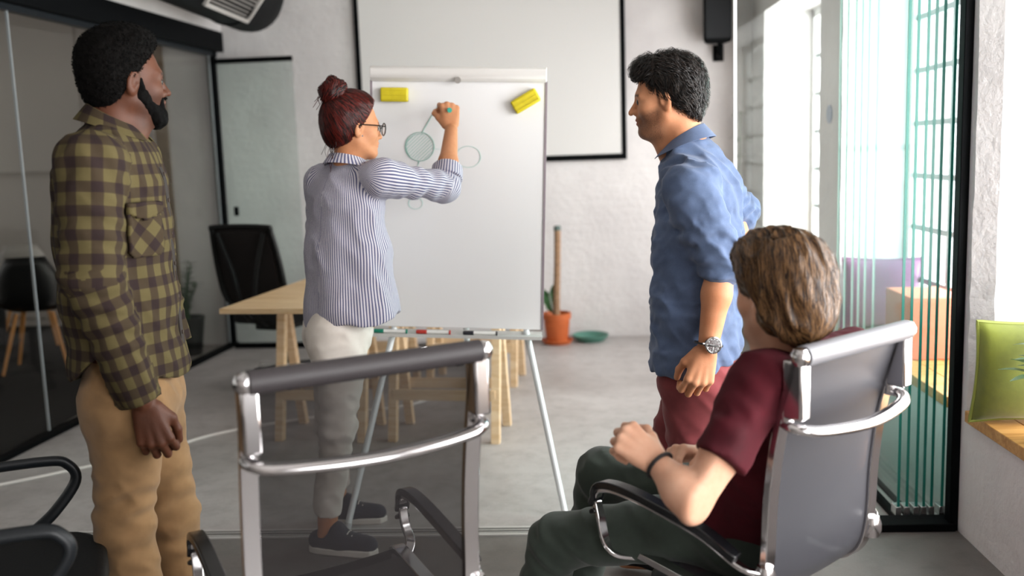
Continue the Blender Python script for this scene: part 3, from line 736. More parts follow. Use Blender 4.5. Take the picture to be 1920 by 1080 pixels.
for k in range(5):
    a = k*math.tau/5; d_ = V(math.cos(a), math.sin(a), 0); MB().tube([V(0, 0, .11), d_*.30+V(0, 0, .07)], [.024, .015], 8).build('base_spoke', M_plas, c, smooth=True)
    wv = d_*.30; q = V(-d_[1], d_[0], 0)*.02; MB().tube([wv+q+V(0, 0, .028), wv-q+V(0, 0, .028)], .028, 12).build('caster', M_plas, c, smooth=True)
# ---------------------------------------------------------------- floor things by the back wall
M_terra = mat('terracotta', 'c2622f', .6, var=.08, vscale=12); M_soil = mat('potting_soil', '2c2019', .95, bump=.6, bscale=80)
p = empty('palm_pot', (-.07, 7.22, 0), label='terracotta flowerpot holding the bare palm stem by the back wall', cat='flowerpot')
MB().lathe([(0, .02), (.078, .02), (.098, .19), (.108, .19), (.110, .235), (.100, .235), (.092, .20), (0, .20)], 40).build('pot_body', M_terra, p, smooth=True)
for k in range(30):
    a = k*math.tau/30; d_ = V(math.cos(a), math.sin(a), 0); MB().tube([d_*.0805+V(0, 0, .045), d_*.0945+V(0, 0, .165)], .0035, 5).build('flute', M_terra, p)
MB().lathe([(0, 0), (.10, 0), (.122, .03), (.116, .032), (.097, .012), (0, .012)], 40).build('saucer', M_terra, p, smooth=True)
MB().lathe([(.092, .2), (0, .215)], 20).build('soil', M_soil, p)
p = empty('palm_plant', (-.07, 7.22, .21), label='bare ringed palm stem with one small green shoot in the terracotta pot', cat='plant')
st = [V(.0, 0, 0), V(.006, 0, .2), V(.015, .01, .4), V(.02, .02, .56), V(.022, .03, .66)]; sp = spline(st, 12)
MB().tube(sp, [.026*(1+.05*math.sin(i*2.1)) for i in range(len(sp))], 14).build('stem', mat('palm_bark', '9a7a5e', .85, var=.3, vscale=18, bump=.6, bscale=60, stretch=(1, 1, 6)), p, smooth=True)
MB().lathe([(0, 0), (.028, 0), (.029, .025), (.02, .035), (0, .036)], 14, st[-1]-V(0, 0, .01)).build('stem_cap', mat('sealed_grey_wax', '5a6b66', .6), p, smooth=True)
M_leaf = mat('dark_leaf', '3c5b3a', .5, var=.25, vscale=15); M_leaf2 = mat('deep_green_leaf', '2b4a26', .4, var=.25, vscale=12)
def leaf_mb(base, tip, width, bend=.03, side=None):
    base = np.array(base, float); tip = np.array(tip, float); d_ = tip-base; L = np.linalg.norm(d_); d_ = d_/L
    s_ = nrm(np.cross(d_, (0, 0, 1.0)) if side is None else side); n_ = np.cross(s_, d_); mb = MB(); vs = []; k = 6
    for i in range(k+1):
        t = i/k; w = width*math.sin(math.pi*min(1, t*.93+.05))**.8; c_ = base+d_*L*t+n_*bend*math.sin(math.pi*t)
        vs += [c_-s_*w+n_*.15*w, c_, c_+s_*w+n_*.15*w]
    return mb.add(vs, [(i*3+j, i*3+j+1, i*3+4+j, i*3+3+j) for i in range(k) for j in (0, 1)])
rs = random.Random(3)
for k in range(14):
    b = V(-.022-.0022*k, 0, .02+k*.011); sd = -1 if k % 2 else 1; ln = .085+.05*math.sin(k*.22)
    dv = nrm(V(-.55*sd-.25 if sd > 0 else .35, rs.uniform(-.25, .25), .75)); leaf_mb(b, b+dv*ln, .011, .012, side=nrm(np.cross(dv, V(0, 1, 0)))).build('leaf', mat('palm_leaf', '3d6a3c', .5, var=.25, vscale=15), p, smooth=True)
MB().tube(spline([(-.02, 0, 0), (-.045, 0, .08), (-.06, 0, .19)], 5), .004, 6).build('shoot_stalk', M_leaf, p)
tag(MB().lathe([(0, 0), (.10, 0), (.135, .032), (.14, .05), (.133, .05), (.10, .014), (0, .012)], 40).build('plant_saucer', mat('green_plastic', '4d7e70', .45), smooth=True), 'empty round green plastic saucer on the floor by the back wall', 'saucer').location = (.185, 7.29, 0)
# dark pot with leafy stems
p = empty('planter', (-2.90, 7.10, 0), label='black planter behind the left glass partition', cat='planter')
MB().lathe([(0, 0), (.10, 0), (.135, .27), (.14, .29), (.128, .29), (.12, .25), (0, .25)], 32).build('pot_body', mat('black_planter_plastic', '101112', .5), p, smooth=True)
MB().lathe([(.12, .25), (0, .262)], 20).build('soil', M_soil, p)
p = empty('leafy_plant', (-2.90, 7.10, .255), label='dark green plant with upright leafy stems in the black planter', cat='plant')
rs = random.Random(5)
for k in range(9):
    a = rs.uniform(0, 6.28); tilt = rs.uniform(.15, .5); L = rs.uniform(.22, .46) if k > 1 else .5
    P = spline([V(.03*math.cos(a), .03*math.sin(a), 0), V(math.cos(a)*L*tilt*.4, math.sin(a)*L*tilt*.4, L*.55), V(math.cos(a)*L*tilt, math.sin(a)*L*tilt, L)], 5)
    stem = MB().tube(P, .005, 6).build('stem', M_leaf2, p)
    for i in range(3, len(P)):
        for sd in (-1, 1):
            dv = V(-math.sin(a)*sd, math.cos(a)*sd, .35+rs.uniform(-.2, .3)); leaf_mb(P[i], P[i]+nrm(dv)*rs.uniform(.05, .075), .017, .006).build('leaf', M_leaf2, stem, smooth=True)
# cable on the floor
cp = [atz for atz in [(-2.75, 4.06), (-2.5, 4.25), (-2.1, 4.62), (-1.9, 4.9), (-1.6, 5.12), (-1.25, 5.3), (-.95, 5.42), (-.78, 5.62), (-.62, 5.55), (-.5, 5.75), (-.45, 6.2)]]
tag(MB().tube(spline([(x, y, .008) for x, y in cp], 8), .008, 8).build('floor_cable', mat('white_cable', 'd9d4cf', .5), smooth=True), 'white cable winding across the concrete floor towards the table', 'cable')
# wall socket
tag(MB().bx((1.425, 5.20, .42), (1.44, 5.27, .52)).build('wall_socket', M_plas, bevel=.004), 'small black socket on the pier beside the far glass panels', 'socket')
# ---------------------------------------------------------------- cushions
def cushion(name, loc, fwd, size, thick, m, label, pipe=None, tilt=0.0):
    n = 22; e = empty(name, loc, label=label, cat='cushion', group='cushions on the window benches')
    fr = Frame((0, 0, 0), fwd, (0, 0, 1)); Rt = fr.R@np.array(Matrix.Rotation(math.radians(tilt), 3, 'X')); vs = []; fs = []; rng = random.Random(name)
    for s_ in (-1, 1):
        for i in range(n+1):
            for j in range(n+1):
                u = -1+2*i/n; v = -1+2*j/n; w = (max(0, 1-u**2)*max(0, 1-v**2))**.42
                k = 1-.07*(1-abs(v)**2)*abs(u)**3; k2 = 1-.07*(1-abs(u)**2)*abs(v)**3
                b = .012*math.sin(5*u+2*v)*math.sin(4*v-u) if s_ < 0 else 0
                vs.append(Rt@V(u*k*size/2, s_*thick/2*w+b*w, v*k2*size/2+size/2))
    N = (n+1)**2
    for s_ in (0, 1):
        for i in range(n):
            for j in range(n): fs.append(tuple(s_*N+q for q in (i*(n+1)+j, i*(n+1)+j+1, (i+1)*(n+1)+j+1, (i+1)*(n+1)+j)))
    o = MB().add(vs, fs).build('cover', m, e, smooth=True)
    bp = []
    for i in range(4*n):
        s_, q = divmod(i, n); u = -1+2*q/n; a, b = [(u, -1), (1, u), (-u, 1), (-1, -u)][s_]
        k = 1-.07*(1-abs(b)**2)*abs(a)**3; k2 = 1-.07*(1-abs(a)**2)*abs(b)**3; bp.append(Rt@V(a*k*size/2, 0, b*k2*size/2+size/2))
    MB().tube(bp+[bp[0], bp[1]], .006, 6, cap=False).build('piping', pipe or m, o, smooth=True)
    return e
def velvet(name, a, b):
    t = NT(name); co = t.coord('Object'); n = t.noise(5, 5, co, .6); t.set(color=t.mix(t.ramp(n, [(.3, 0.0), (.7, 1.0)]), rgb(a), rgb(b)), rough=.75, sheen=.5); t.bump(t.noise(60, 4, co), .15, .004); return t.m
M_green = velvet('olive_green_velvet', '545c0d', '757f1b')
cushion('cushion', (1.555, 3.27, .486), (-.06, -1, 0), .36, .14, M_green, 'olive green velvet cushion on the near window bench', mat('green_piping', '7d8638', .6), tilt=-7)
cushion('cushion', (1.62, 4.98, .486), (-.25, -1, 0), .38, .15, velvet('plum_velvet', '6a3560', '8d5a86'), 'purple cushion on the bench behind the parked glass panels', tilt=-6)
# salmon storage box seen through the glass
tag(MB().bx((1.52, 4.25, .482), (1.76, 4.60, .76)).build('storage_box', mat('salmon_board', 'dd7a5e', .7), bevel=.006), 'salmon coloured box on the sill behind the parked glass panels', 'box')
# plant on the near bench, only leaf tips reach into view
p = empty('bench_plant_pot', (1.54, 3.00, .482), label='small white pot on the near window bench beyond the right picture edge', cat='flowerpot')
MB().lathe([(0, 0), (.06, 0), (.08, .14), (.074, .14), (.068, .12), (0, .12)], 28).build('pot_body', M_white, p, smooth=True)
p = empty('bench_plant', (1.54, 3.00, .605), label='glossy green leaves reaching in front of the green cushion', cat='plant'); rs = random.Random(9)
for k in range(15):
    a = 2.9+rs.uniform(-1.2, 1.2) if k < 9 else rs.uniform(0, 6.28); r0 = rs.uniform(.02, .05); z = rs.uniform(.06, .19); dv = V(math.cos(a), math.sin(a), rs.uniform(.0, .6))
    b = V(r0*math.cos(a), r0*math.sin(a), z); leaf_mb(b, b+nrm(dv)*rs.uniform(.11, .17), .022, .02).build('leaf', M_leaf2, p, smooth=True)
MB().tube([(0, 0, 0), (0, 0, .2)], .006, 6).build('stem', M_leaf2, p)
# pale plant added in place of a dim reflection in the glass panel
p = empty('reflected_plant', (1.30, 7.30, 1.20), label='pale plant standing in for a plant reflected in the hanging glass panel', cat='plant'); rs = random.Random(12)
M_ghost = mat('grey_green_leaf', '8d9787', .6, var=.2)
MB().tube(spline([(0, 0, -.2), (.02, -.02, .2), (.03, 0, .5)], 6), .006, 6).build('stem', M_ghost, p)
for k in range(26):
    z = rs.uniform(-.15, .5); a = rs.uniform(0, 6.28); b = V(.02, -.01, z); leaf_mb(b, b+nrm(V(math.cos(a), math.sin(a)*.5, rs.uniform(-.6, .5)))*rs.uniform(.06, .12), .018, .01).build('leaf', M_ghost, p, smooth=True)
# ---------------------------------------------------------------- room on the left
c = empty('tall_cabinet', (-5.4, 8.55, 0), label='tall grey white cupboard with flush doors behind the left glass', cat='cabinet')
M_cab = mat('cabinet_grey', 'c2bab3', .6)
MB().bx((-2.2, .03, 0), (2.2, .6, 3.2)).build('body', M_cab, c)
for k in range(4):
    x0 = -2.2+k*1.1
    for z0, z1 in ((.08, 1.40), (1.42, 3.18)):
        if k == 2 and False: continue
        MB().bx((x0+.006, 0, z0), (x0+1.094, .03, z1)).build('door', M_cab, c, bevel=.003)
def shell_chair(loc, rz, m, label):
    c = empty('shell_chair', loc, rz, label, 'chair', 'shell chairs with wooden legs'); vs = []; k = 12; nn = 14
    prof = spline([(.24, .43), (.18, .455), (.0, .43), (-.15, .45), (-.21, .55), (-.235, .70), (-.26, .84)], 2)
    for i, q in enumerate(prof):
        hw = np.interp(i/(len(prof)-1), [0, .4, .6, .85, 1], [.20, .23, .22, .20, .13])
        for j in range(nn+1):
            u = -1+2*j/nn; up = q[1] > .52; lift = .05*u**4
            vs.append((u*hw, q[0]+(lift*1.4 if up else 0), q[1]+(0 if up else lift)))
    o = MB().add(vs, [(i*(nn+1)+j, i*(nn+1)+j+1, (i+1)*(nn+1)+j+1, (i+1)*(nn+1)+j) for i in range(len(prof)-1) for j in range(nn)]).build('shell', m, c, smooth=True)
    sm = o.modifiers.new('t', 'SOLIDIFY'); sm.thickness = .008
    for sx in (-1, 1):
        for sy in (-1, 1): MB().tube([(sx*.12, sy*.10, .425), (sx*.22, sy*.20, 0)], [.016, .011], 10).build('leg', mat('beech_leg', 'c98d52', .5), c, smooth=True)
        MB().tube([(sx*.17, -.14, .2), (sx*.17, .14, .2)], .004, 6).build('wire_brace', M_plas, c)
    return c
M_shellB = mat('black_shell', '0a0b0c', .45); M_shellW = mat('pale_shell', 'b7b1ac', .5)
shell_chair((-3.84, 6.72, 0), math.radians(15), M_shellB, 'black shell chair with wooden legs behind the left glass')
shell_chair((-4.45, 7.75, 0), math.radians(10), M_shellW, 'pale shell chair standing behind the black one in the left room')
shell_chair((-4.35, 6.35, 0), math.radians(40), M_shellB, 'black shell chair at the left picture edge behind the glass')
p = empty('grass_plant', (-4.42, 7.05, 0), label='potted green plant with long narrow leaves at the left picture edge', cat='plant'); rs = random.Random(4)
MB().lathe([(0, 0), (.10, 0), (.12, .42), (.11, .42), (.10, .38), (0, .38)], 24).build('pot_body', M_plas, p, smooth=True)
for k in range(40):
    a = rs.uniform(0, 6.28); L = rs.uniform(.25, .5); b = V(.04*math.cos(a), .04*math.sin(a), .38)
    leaf_mb(b, b+V(math.cos(a)*L*.6, math.sin(a)*L*.6, L*rs.uniform(.3, .9)), .010, .08).build('leaf', mat('grass_leaf', '4d7a35', .5, var=.3), p, smooth=True)
# ---------------------------------------------------------------- people: shared sculpting parts
def skin_mat(name, base, stubble, lip, warm):
    t = NT(name); co = t.coord('Object'); tone = t.add('ShaderNodeSeparateXYZ'); t.l(t.attr('tone'), tone.inputs[0])
    c = t.mix(t.ramp(t.noise(14, 4, co, .6), [(.3, 0.0), (.75, 1.0)]), base, warm)
    c = t.mix(tone.outputs[1], c, lip); fine = t.noise(420, 2, co)
    c = t.mix(t.math('MULTIPLY', tone.outputs[0], t.ramp(fine, [(.25, .62), (.7, 1.0)])), c, stubble)
    t.set(color=c, rough=.52, spec=.28, sss=.06); t.b.inputs['Subsurface Radius'].default_value = (.012, .005, .003)
    t.bump(t.noise(260, 3, co), .12, .002); return t.m
def hair_mat(name, a, b, rough=.38, spec=.5):
    t = NT(name); g = t.add('ShaderNodeNewGeometry'); co = t.coord('Object')
    f = t.math('ADD', t.math('MULTIPLY', g.outputs['Random Per Island'], .7), t.math('MULTIPLY', t.noise(30, 3, co), .3))
    t.set(color=t.mix(t.ramp(f, [(.3, 0.0), (.75, 1.0)]), rgb(a), rgb(b)), rough=rough, spec=spec); t.bump(t.noise(220, 3, co), .25, .003); return t.m
def cloth_mat(name, col, col2=None, var=.12, rough=.85, weave=900, sheen=.15):
    t = NT(name); co = t.coord('Object'); c = rgb(col) if isinstance(col, str) else col; d = rgb(col2) if col2 else tuple(x*(1-var*2) for x in c)
    t.set(color=t.mix(t.ramp(t.noise(9, 5, co, .6), [(.3, 0.0), (.7, 1.0)]), d, c), rough=rough, sheen=sheen, spec=.25)
    t.bump(t.noise(weave, 2, co), .25, .0015); return t.m
def head(S, fr, nose=1.0, chin=1.0, w=1.0, jaw=1.0):
    P = fr.p; s = fr.s; R = fr.R
    S.add(ell(P(0, -.018, .036), V(.074*w, .094, .084)*s, R), .0)
    S.add(ell(P(0, .024, -.030), V(.061*w, .066, .088)*s, R), .04)
    for x in (-1, 1):
        S.add(cone(P(x*.050*w, -.002, -.058), P(x*.018, .068, -.100), .021*s*jaw, .020*s), .025)
        S.add(ell(P(x*.040*w, .052, -.030), V(.024, .026, .028)*s, R), .025)
    S.add(ell(P(0, .076, -.100*chin), V(.021, .018, .018)*s, R), .02)
    S.add(ell(P(0, .070, .014), V(.050, .020, .013)*s, R), .02)
    for x in (-1, 1): S.add(ell(P(x*.033, .091, -.006), V(.016, .013, .011)*s, R), .012, 's')
    for x in (-1, 1): S.add(ell(P(x*.032, .073, -.006), V(.0135, .0125, .0125)*s, R), .004)
    S.add(cone(P(0, .082, .006), P(0, .082+.028*nose, -.034), .0075*s, .0095*s), .012)
    for x in (-1, 1): S.add(ell(P(x*.011, .094, -.037), V(.0085, .012, .0085)*s, R), .007)
    S.add(ell(P(0, .082, -.062), V(.028, .016, .022)*s, R), .012)
    S.add(ell(P(0, .0935, -.0605), V(.021, .0085, .0055)*s, R), .005); S.add(ell(P(0, .0915, -.0715), V(.018, .0085, .0065)*s, R), .005)
    S.add(ell(P(0, .1005, -.0655), V(.021, .006, .0018)*s, R), .003, 's')
    for x in (-1, 1):
        er = R@np.array(Matrix.Rotation(math.radians(-14), 3, 'X'))@np.array(Matrix.Rotation(math.radians(x*24), 3, 'Z'))
        c = P(x*.0775*w, -.008, -.012)
        S.add(ell(c, V(.0075, .0195, .032)*s, er), .006); S.add(ell(c+er@V(0, .002, -.022)*s, V(.0075, .011, .012)*s, er), .006)
        S.add(ell(c+er@V(x*.008, .002, .003)*s, V(.0065, .0115, .019)*s, er), .004, 's'); S.add(ell(c+er@V(x*.002, .013, -.006)*s, V(.005, .005, .008)*s, er), .004)
def face_tone(fr, stub, jawline=-.035, brow=1.0):
    def f(P):
        q = fr.inv(P); x, y, z = q[:, 0], q[:, 1], q[:, 2]
        sm = lambda a, b, v: np.clip((v-a)/(b-a), 0, 1)
        near = (np.abs(x) < .11) & (np.abs(y) < .15) & (z > -.16) & (z < .15)
        m = sm(.0, .02, jawline+.9*(y-.0)*-.25-z+.012)*sm(-.01, .022, y)*sm(-.152, -.125, z)
        m *= 1-sm(.0, .01, .012-np.abs(z+.066))*sm(.0, .01, .026-np.abs(x))*.8*(y > .07)
        side = sm(.0, .012, .008-np.abs(y-.012))*sm(.045, .055, np.abs(x))*(z < .03)*(z > -.06)
        br = sm(0, .004, .0055-np.abs(z-.017+.12*np.abs(np.abs(x)-.030)))*(np.abs(x) > .010)*(np.abs(x) < .052)*(y > .05)*brow
        lip = sm(0, .004, .0105-np.abs(z+.066))*sm(0, .006, .024-np.abs(x))*(y > .078)
        o = np.zeros((len(P), 3)); o[:, 0] = np.clip(np.maximum(np.maximum(m, side)*stub, br), 0, 1)*near; o[:, 1] = lip*near*.7; return o
    return f
def hand(S, wrist, d, n, side, size=1.0, curls=((35, 45, 30),)*4, thumb=((.55, .75, -.25), (.85, .35, -.35)), spread=1.0):
    d = nrm(d); n = nrm(np.array(n, float)-d*np.dot(n, d)); t = np.cross(n, d)*side; W = np.array(wrist, float)
    L = lambda a, b, c: W+size*(a*d+b*t+c*n)
    S.add(ell(L(.050, 0, -.006), V(.054, .036, .0155)*size, np.stack([d, t, n], 1)), .012)
    mcp = [(.092, .031, .004), (.097, .010, .008), (.092, -.012, .006), (.083, -.032, .001)]
    seg = [(.046, .027, .021), (.051, .031, .022), (.047, .029, .021), (.037, .022, .019)]; rad = [.0098, .0100, .0095, .0084]
    tips = []
    for i in range(4):
        b = L(*mcp[i]); S.add(cone(L(.012, mcp[i][1]*.55, 0), b, .015*size, .0118*size), .010)
        ang = 0; p = b; fan = (1.5-i)*.05*spread
        for j in range(3):
            ang += math.radians(curls[i][j]); dv = nrm((d+fan*t)*math.cos(ang)-n*math.sin(ang)); q = p+dv*seg[i][j]*size
            S.add(cone(p, q, rad[i]*size*(1.06-.07*j), rad[i]*size*(.99-.09*j)), .0035 if j else .006); p = q
        tips.append(p)
    b0 = L(.016, .022, -.010); b1 = L(.050, .046, -.018); S.add(cone(b0, b1, .018*size, .0135*size), .014)
    p = b1
    for (a, bb, c), ln, r in zip(thumb, (.034, .028), (.0118, .0105)):
        q = p+nrm(a*d+bb*t+c*n)*ln*size; S.add(cone(p, q, r*size*1.05, r*size*.9), .006); p = q
    return tips, p
def strands(S, fr, name, m, parent, keep, flow, count, length, width, seed=0, steps=7, lift=.001, wave=.25, wfreq=60, grow=0.0, jitter=.18):
    P = S.pos; Q = S.quads; rng = np.random.default_rng(seed); ok = np.nonzero(keep(fr.inv(P)))[0]
    if len(ok) == 0: return
    samp = S.sample
    p = P[rng.choice(ok, count)]+rng.normal(0, .001, (count, 3)); L = length*rng.uniform(.55, 1.15, count); path = []; nor = []; dirs = []
    hl = lift*rng.uniform(.2, 2.2, count); jit = rng.normal(0, jitter, (count, 3))
    for k in range(steps+1):
        v, n = samp(p); tgt = hl*(math.sin(math.pi*min(1, k/steps*.9+.1))+grow*k/steps); p = p-n*(v-tgt)[:, None]
        d = flow(fr.inv(p))@fr.R.T; nz = np.stack([vnoise(p*wfreq, seed+i) for i in range(3)], 1); d = d/(np.linalg.norm(d, axis=1)[:, None]+1e-9)+wave*nz+jit
        d = d-n*np.sum(d*n, 1)[:, None]; d /= np.linalg.norm(d, axis=1)[:, None]+1e-9
        path.append(p.copy()); nor.append(n); dirs.append(d); p = p+d*(L/steps)[:, None]
    vs = np.zeros((count, steps+1, 2, 3))
    for k in range(steps+1):
        sd = np.cross(dirs[k], nor[k]); w = width*(1-.75*(k/steps)**2); vs[:, k, 0] = path[k]-sd*w; vs[:, k, 1] = path[k]+sd*w
    base = (np.arange(count)*(steps+1)*2)[:, None]; k = np.arange(steps)[None, :]*2; Qs = np.stack([base+k, base+k+1, base+k+3, base+k+2], 2).reshape(-1, 4)
    me = bpy.data.meshes.new(name); N = count*(steps+1)*2; me.vertices.add(N); me.vertices.foreach_set('co', (vs.reshape(-1, 3)-ORG[0]).astype(np.float32).ravel())
    me.loops.add(len(Qs)*4); me.loops.foreach_set('vertex_index', Qs.ravel().astype(np.int32)); me.polygons.add(len(Qs)); me.polygons.foreach_set('loop_start', np.arange(0, len(Qs)*4, 4, dtype=np.int32))
    me.update(calc_edges=True); me.polygons.foreach_set('use_smooth', np.ones(len(Qs), bool)); me.materials.append(m)
    o = bpy.data.objects.new(name, me); COL.objects.link(o); o.parent = parent; return o
def loft(S, secs, u, k=.03, off=0.0, uvfn=None):
    # secs: (centre, r_side, r_depth) from top to bottom
    for (a, au, av), (b, bu, bv) in zip(secs[:-1], secs[1:]): S.add(econe(a, b, (au+off, av+off), (bu+off, bv+off), u), k, uv=uvfn)
def bbox(pts, pad): pts = np.array(pts); return pts.min(0)-pad, pts.max(0)+pad
def band(pts, r, m, name, parent, flat=.5, n=8): return MB().tube(pts, r, n, cap=False, flat=flat).build(name, m, parent, smooth=True, org=ORG[0])
def ring_pts(c, axis, u, ru, rv, n=28, a0=0, a1=math.tau, lift=0.0):
    w = nrm(axis); u = np.array(u, float); u = nrm(u-w*(u@w)); v = np.cross(w, u)
    return [np.array(c)+ru*math.cos(a)*u+rv*math.sin(a)*v+w*lift*math.cos(a) for a in np.linspace(a0, a1, n)]
def collar(S, ptsfn, h, th): pass
def strip(path, normals, h, th, m, name, parent):
    # a band of cloth: path of lower edge, direction per point, height and thickness
    mb = MB(); vs = []; k = len(path)
    for p, (nv, out) in zip(path, normals):
        p = np.array(p); nv = np.array(nv); out = np.array(out)
        vs += [p, p+nv*h, p+nv*h+out*th, p+out*th]
    fs = [(i*4+j, i*4+(j+1) % 4, i*4+4+(j+1) % 4, i*4+4+j) for i in range(k-1) for j in range(4)]+[(3, 2, 1, 0), tuple((k-1)*4+j for j in range(4))]
    o = mb.add(vs, fs).build(name, m, parent, bevel=.0015, org=ORG[0]); uv = []; run = 0.0
    for i in range(k):
        if i: run += float(np.linalg.norm(np.array(path[i])-np.array(path[i-1])))
        uv += [(run, 0, 0), (run, h, 0), (run, h, 0), (run, 0, 0)]
    at_ = o.data.attributes.new('cloth', 'FLOAT_VECTOR', 'POINT'); at_.data.foreach_set('vector', np.array(uv, np.float32).ravel()); return o
Z = V(0, 0, 1)
# ---------------------------------------------------------------- man in the checked shirt
def man_checked():
    f = nrm(V(.985, .17, 0)); l = np.cross(Z, f)
    ORG[0] = V(-1.14, 2.47, 0)
    M_skin = skin_mat('deep_brown_skin', rgb('5e3725'), rgb('1a110d'), rgb('7b4a40'), rgb('4b2b1d'))
    M_hair = hair_mat('black_curly_hair', '030303', '090706', .85, .1)
    # pattern: brown and olive check
    t = NT('olive_brown_check'); sp = t.add('ShaderNodeSeparateXYZ'); t.l(t.attr('cloth'), sp.inputs[0])
    def sq(o): 
        fr_ = t.math('FRACT', t.math('MULTIPLY', o, 1/.057)); return t.ramp(fr_, [(.0, 0.0), (.04, 1.0), (.46, 1.0), (.50, 0.0)])
    a = sq(sp.outputs[0]); b = sq(sp.outputs[1]); tot = t.math('MULTIPLY', t.math('ADD', a, b), .5)
    c = t.ramp(tot, [(0.0, rgb('5c5335')), (.5, rgb('3d3326')), (1.0, rgb('281e20'))])
    fn = t.noise(500, 2, t.coord('Object')); t.set(color=t.mix(t.math('MULTIPLY', fn, .35), c, rgb('3c3126')), rough=.9, sheen=0.0, spec=.15); t.bump(fn, .2, .0015); M_shirt = t.m
    M_tr = cloth_mat('tan_chino', '94734f', '7d6040', rough=.85)
    hc = at(238, 148, 2.50); F_ = Frame(hc, V(.75, .66, -.03), V(.05, .02, 1), .95)
    nb = at(203, 240, 2.47); sr = at(168, 300, 2.29); sl = sr+l*.36; el = at(170, 520, 2.25); wr = at(268, 752, 2.30)
    c1 = at(207, 330, 2.47); c2 = at(214, 440, 2.47); c3 = at(226, 560, 2.47); c4 = at(243, 690, 2.47); pel = at(250, 725, 2.47)
    hr, hl = pel-l*.085, pel+l*.085; kr = at(236, 985, 2.40); kl = at(322, 965, 2.58)
    ar = V(kr[0]+.03, kr[1], .09); al = V(kl[0]+.01, kl[1], .09)
    lo, hi = bbox([hc+Z*.16, sr, sl, el, wr, V(ar[0], ar[1], 0), V(al[0], al[1], 0), hc+f*.14, ar+f*.2, al+f*.2], .12); lo[2] = .0
    S = Sculpt(lo, hi, .012, [(hc-.135, hc+.135, .003), (wr-V(.05, .05, .20), wr+V(.10, .06, .03), .003)])
    head(S, F_, chin=1.0)
    S.add(cone(F_.p(0, -.025, -.05), nb-Z*.02, .058, .064), .03); S.add(cone(F_.p(0, .03, -.10), nb+f*.045-Z*.04, .035, .045), .03)
    loft(S, [(nb-Z*.05, .09, .06), (c1, .165, .09), (c3, .14, .10), (pel, .155, .10)], l)
    er, sl2 = at(292, 520, 2.70), sl
    for s_, e_, w_ in ((sr, el, wr), (sl2, sl2+V(.0, .05, -.29), sl2+V(.05, .06, -.53))):
        S.add(cone(s_, e_, .052, .042), .03); S.add(cone(e_, w_, .042, .029), .02)
    for h_, k_, a_ in ((hr, kr, ar), (hl, kl, al)):
        S.add(cone(h_, k_, .075, .052), .04); S.add(cone(k_, a_, .052, .038), .03); S.add(cone(a_-f*.04-Z*.04, a_+f*.15-Z*.05, .036, .03), .02)
    hd = at(296, 836, 2.30)-wr
    hand(S, wr+nrm(hd)*.012, hd, V(.28, -.95, .05), 1, 1.06, ((48, 62, 40), (45, 68, 42), (42, 68, 42), (40, 62, 42)), ((.92, .10, -.30), (.95, -.15, -.3)))
    body = S.mesh('person', M_skin, None, 1, colfn=face_tone(F_, .45, -.03))
    tag(body, 'man in a brown and olive checked shirt and tan trousers, standing with arms hanging', 'person')
    # eyes
    for x in (-1, 1):
        MB().lathe([(.0128*math.cos(a), .0128*math.sin(a)) for a in np.linspace(-1.57, 1.57, 9)], 14, F_.p(x*.032, .0742, -.006)).build('eye', mat('dark_eye', '1d1512', .2), body, smooth=True, org=ORG[0])
    # hair: short textured crop
    H = Sculpt(hc-.19, hc+.19, .0035); P = F_.p
    H.add(ell(P(0, -.026, .050), V(.082, .100, .090), F_.R), 0); H.add(ell(P(0, -.050, .0), V(.079, .074, .098), F_.R), .03); H.add(ell(P(0, .010, .096), V(.068, .070, .046), F_.R), .03)
    H.cut(P(0, .068, .05), F_.d(0, 1, -.42), .012)          # forehead line
    H.cut(P(0, .012, .012), F_.d(0, .80, -.60), .012); H.cut(P(0, -.05, -.085), F_.d(0, .45, -1), .012)
    H.wrinkle(np.eye(3)*150, .0022, 3, w=.02); H.wrinkle(np.eye(3)*45, .0012, 4, w=.02)
    hm = H.mesh('hair', M_hair, body, 0)
    strands(H, F_, 'hair_curls', M_hair, hm, lambda q: q[:, 2] > -.2, lambda q: np.stack([np.sin(q[:, 1]*400), np.cos(q[:, 2]*400), np.sin(q[:, 0]*400)], 1), 6000, .010, .0009, 5, 4, .002, .9, 200)
    # beard
    B = Sculpt(hc-V(.15, .15, .19), hc+V(.17, .17, .06), .003)
    for x in (-1, 1):
        B.add(cone(P(x*.064, .014, -.006), P(x*.058, .018, -.045), .008, .014), .01); B.add(cone(P(x*.058, .018, -.05), P(x*.030, .066, -.100), .017, .023), .02)
        B.add(cone(P(x*.030, .080, -.052), P(x*.026, .080, -.09), .007, .013), .01)
    B.add(ell(P(0, .076, -.106), V(.032, .027, .028), F_.R), .02); B.add(ell(P(0, .096, -.050), V(.026, .008, .005), F_.R), .01)
    B.add(ell(P(0, .098, -.068), V(.022, .014, .008), F_.R), .004, 's')
    B.wrinkle(np.eye(3)*130, .0025, 8, w=.02); B.mesh('beard', M_hair, body, 0)
    # shirt
    lo, hi = bbox([nb+Z*.04, sr, sl, el, wr, c4-Z*.05, c4+f*.17, c4-f*.17], .11)
    T = Sculpt(lo, hi, .0055); uvt = limb_uv(c4, c1, f, .19)
    loft(T, [(nb-Z*.035, .075, .055), (nb-Z*.07, .13, .075), (c1-Z*.0, .19, .125), (c2, .188, .136), (c3, .182, .138), (c4, .188, .138), (c4-Z*.06, .19, .138)], l, .04, uvfn=uvt)
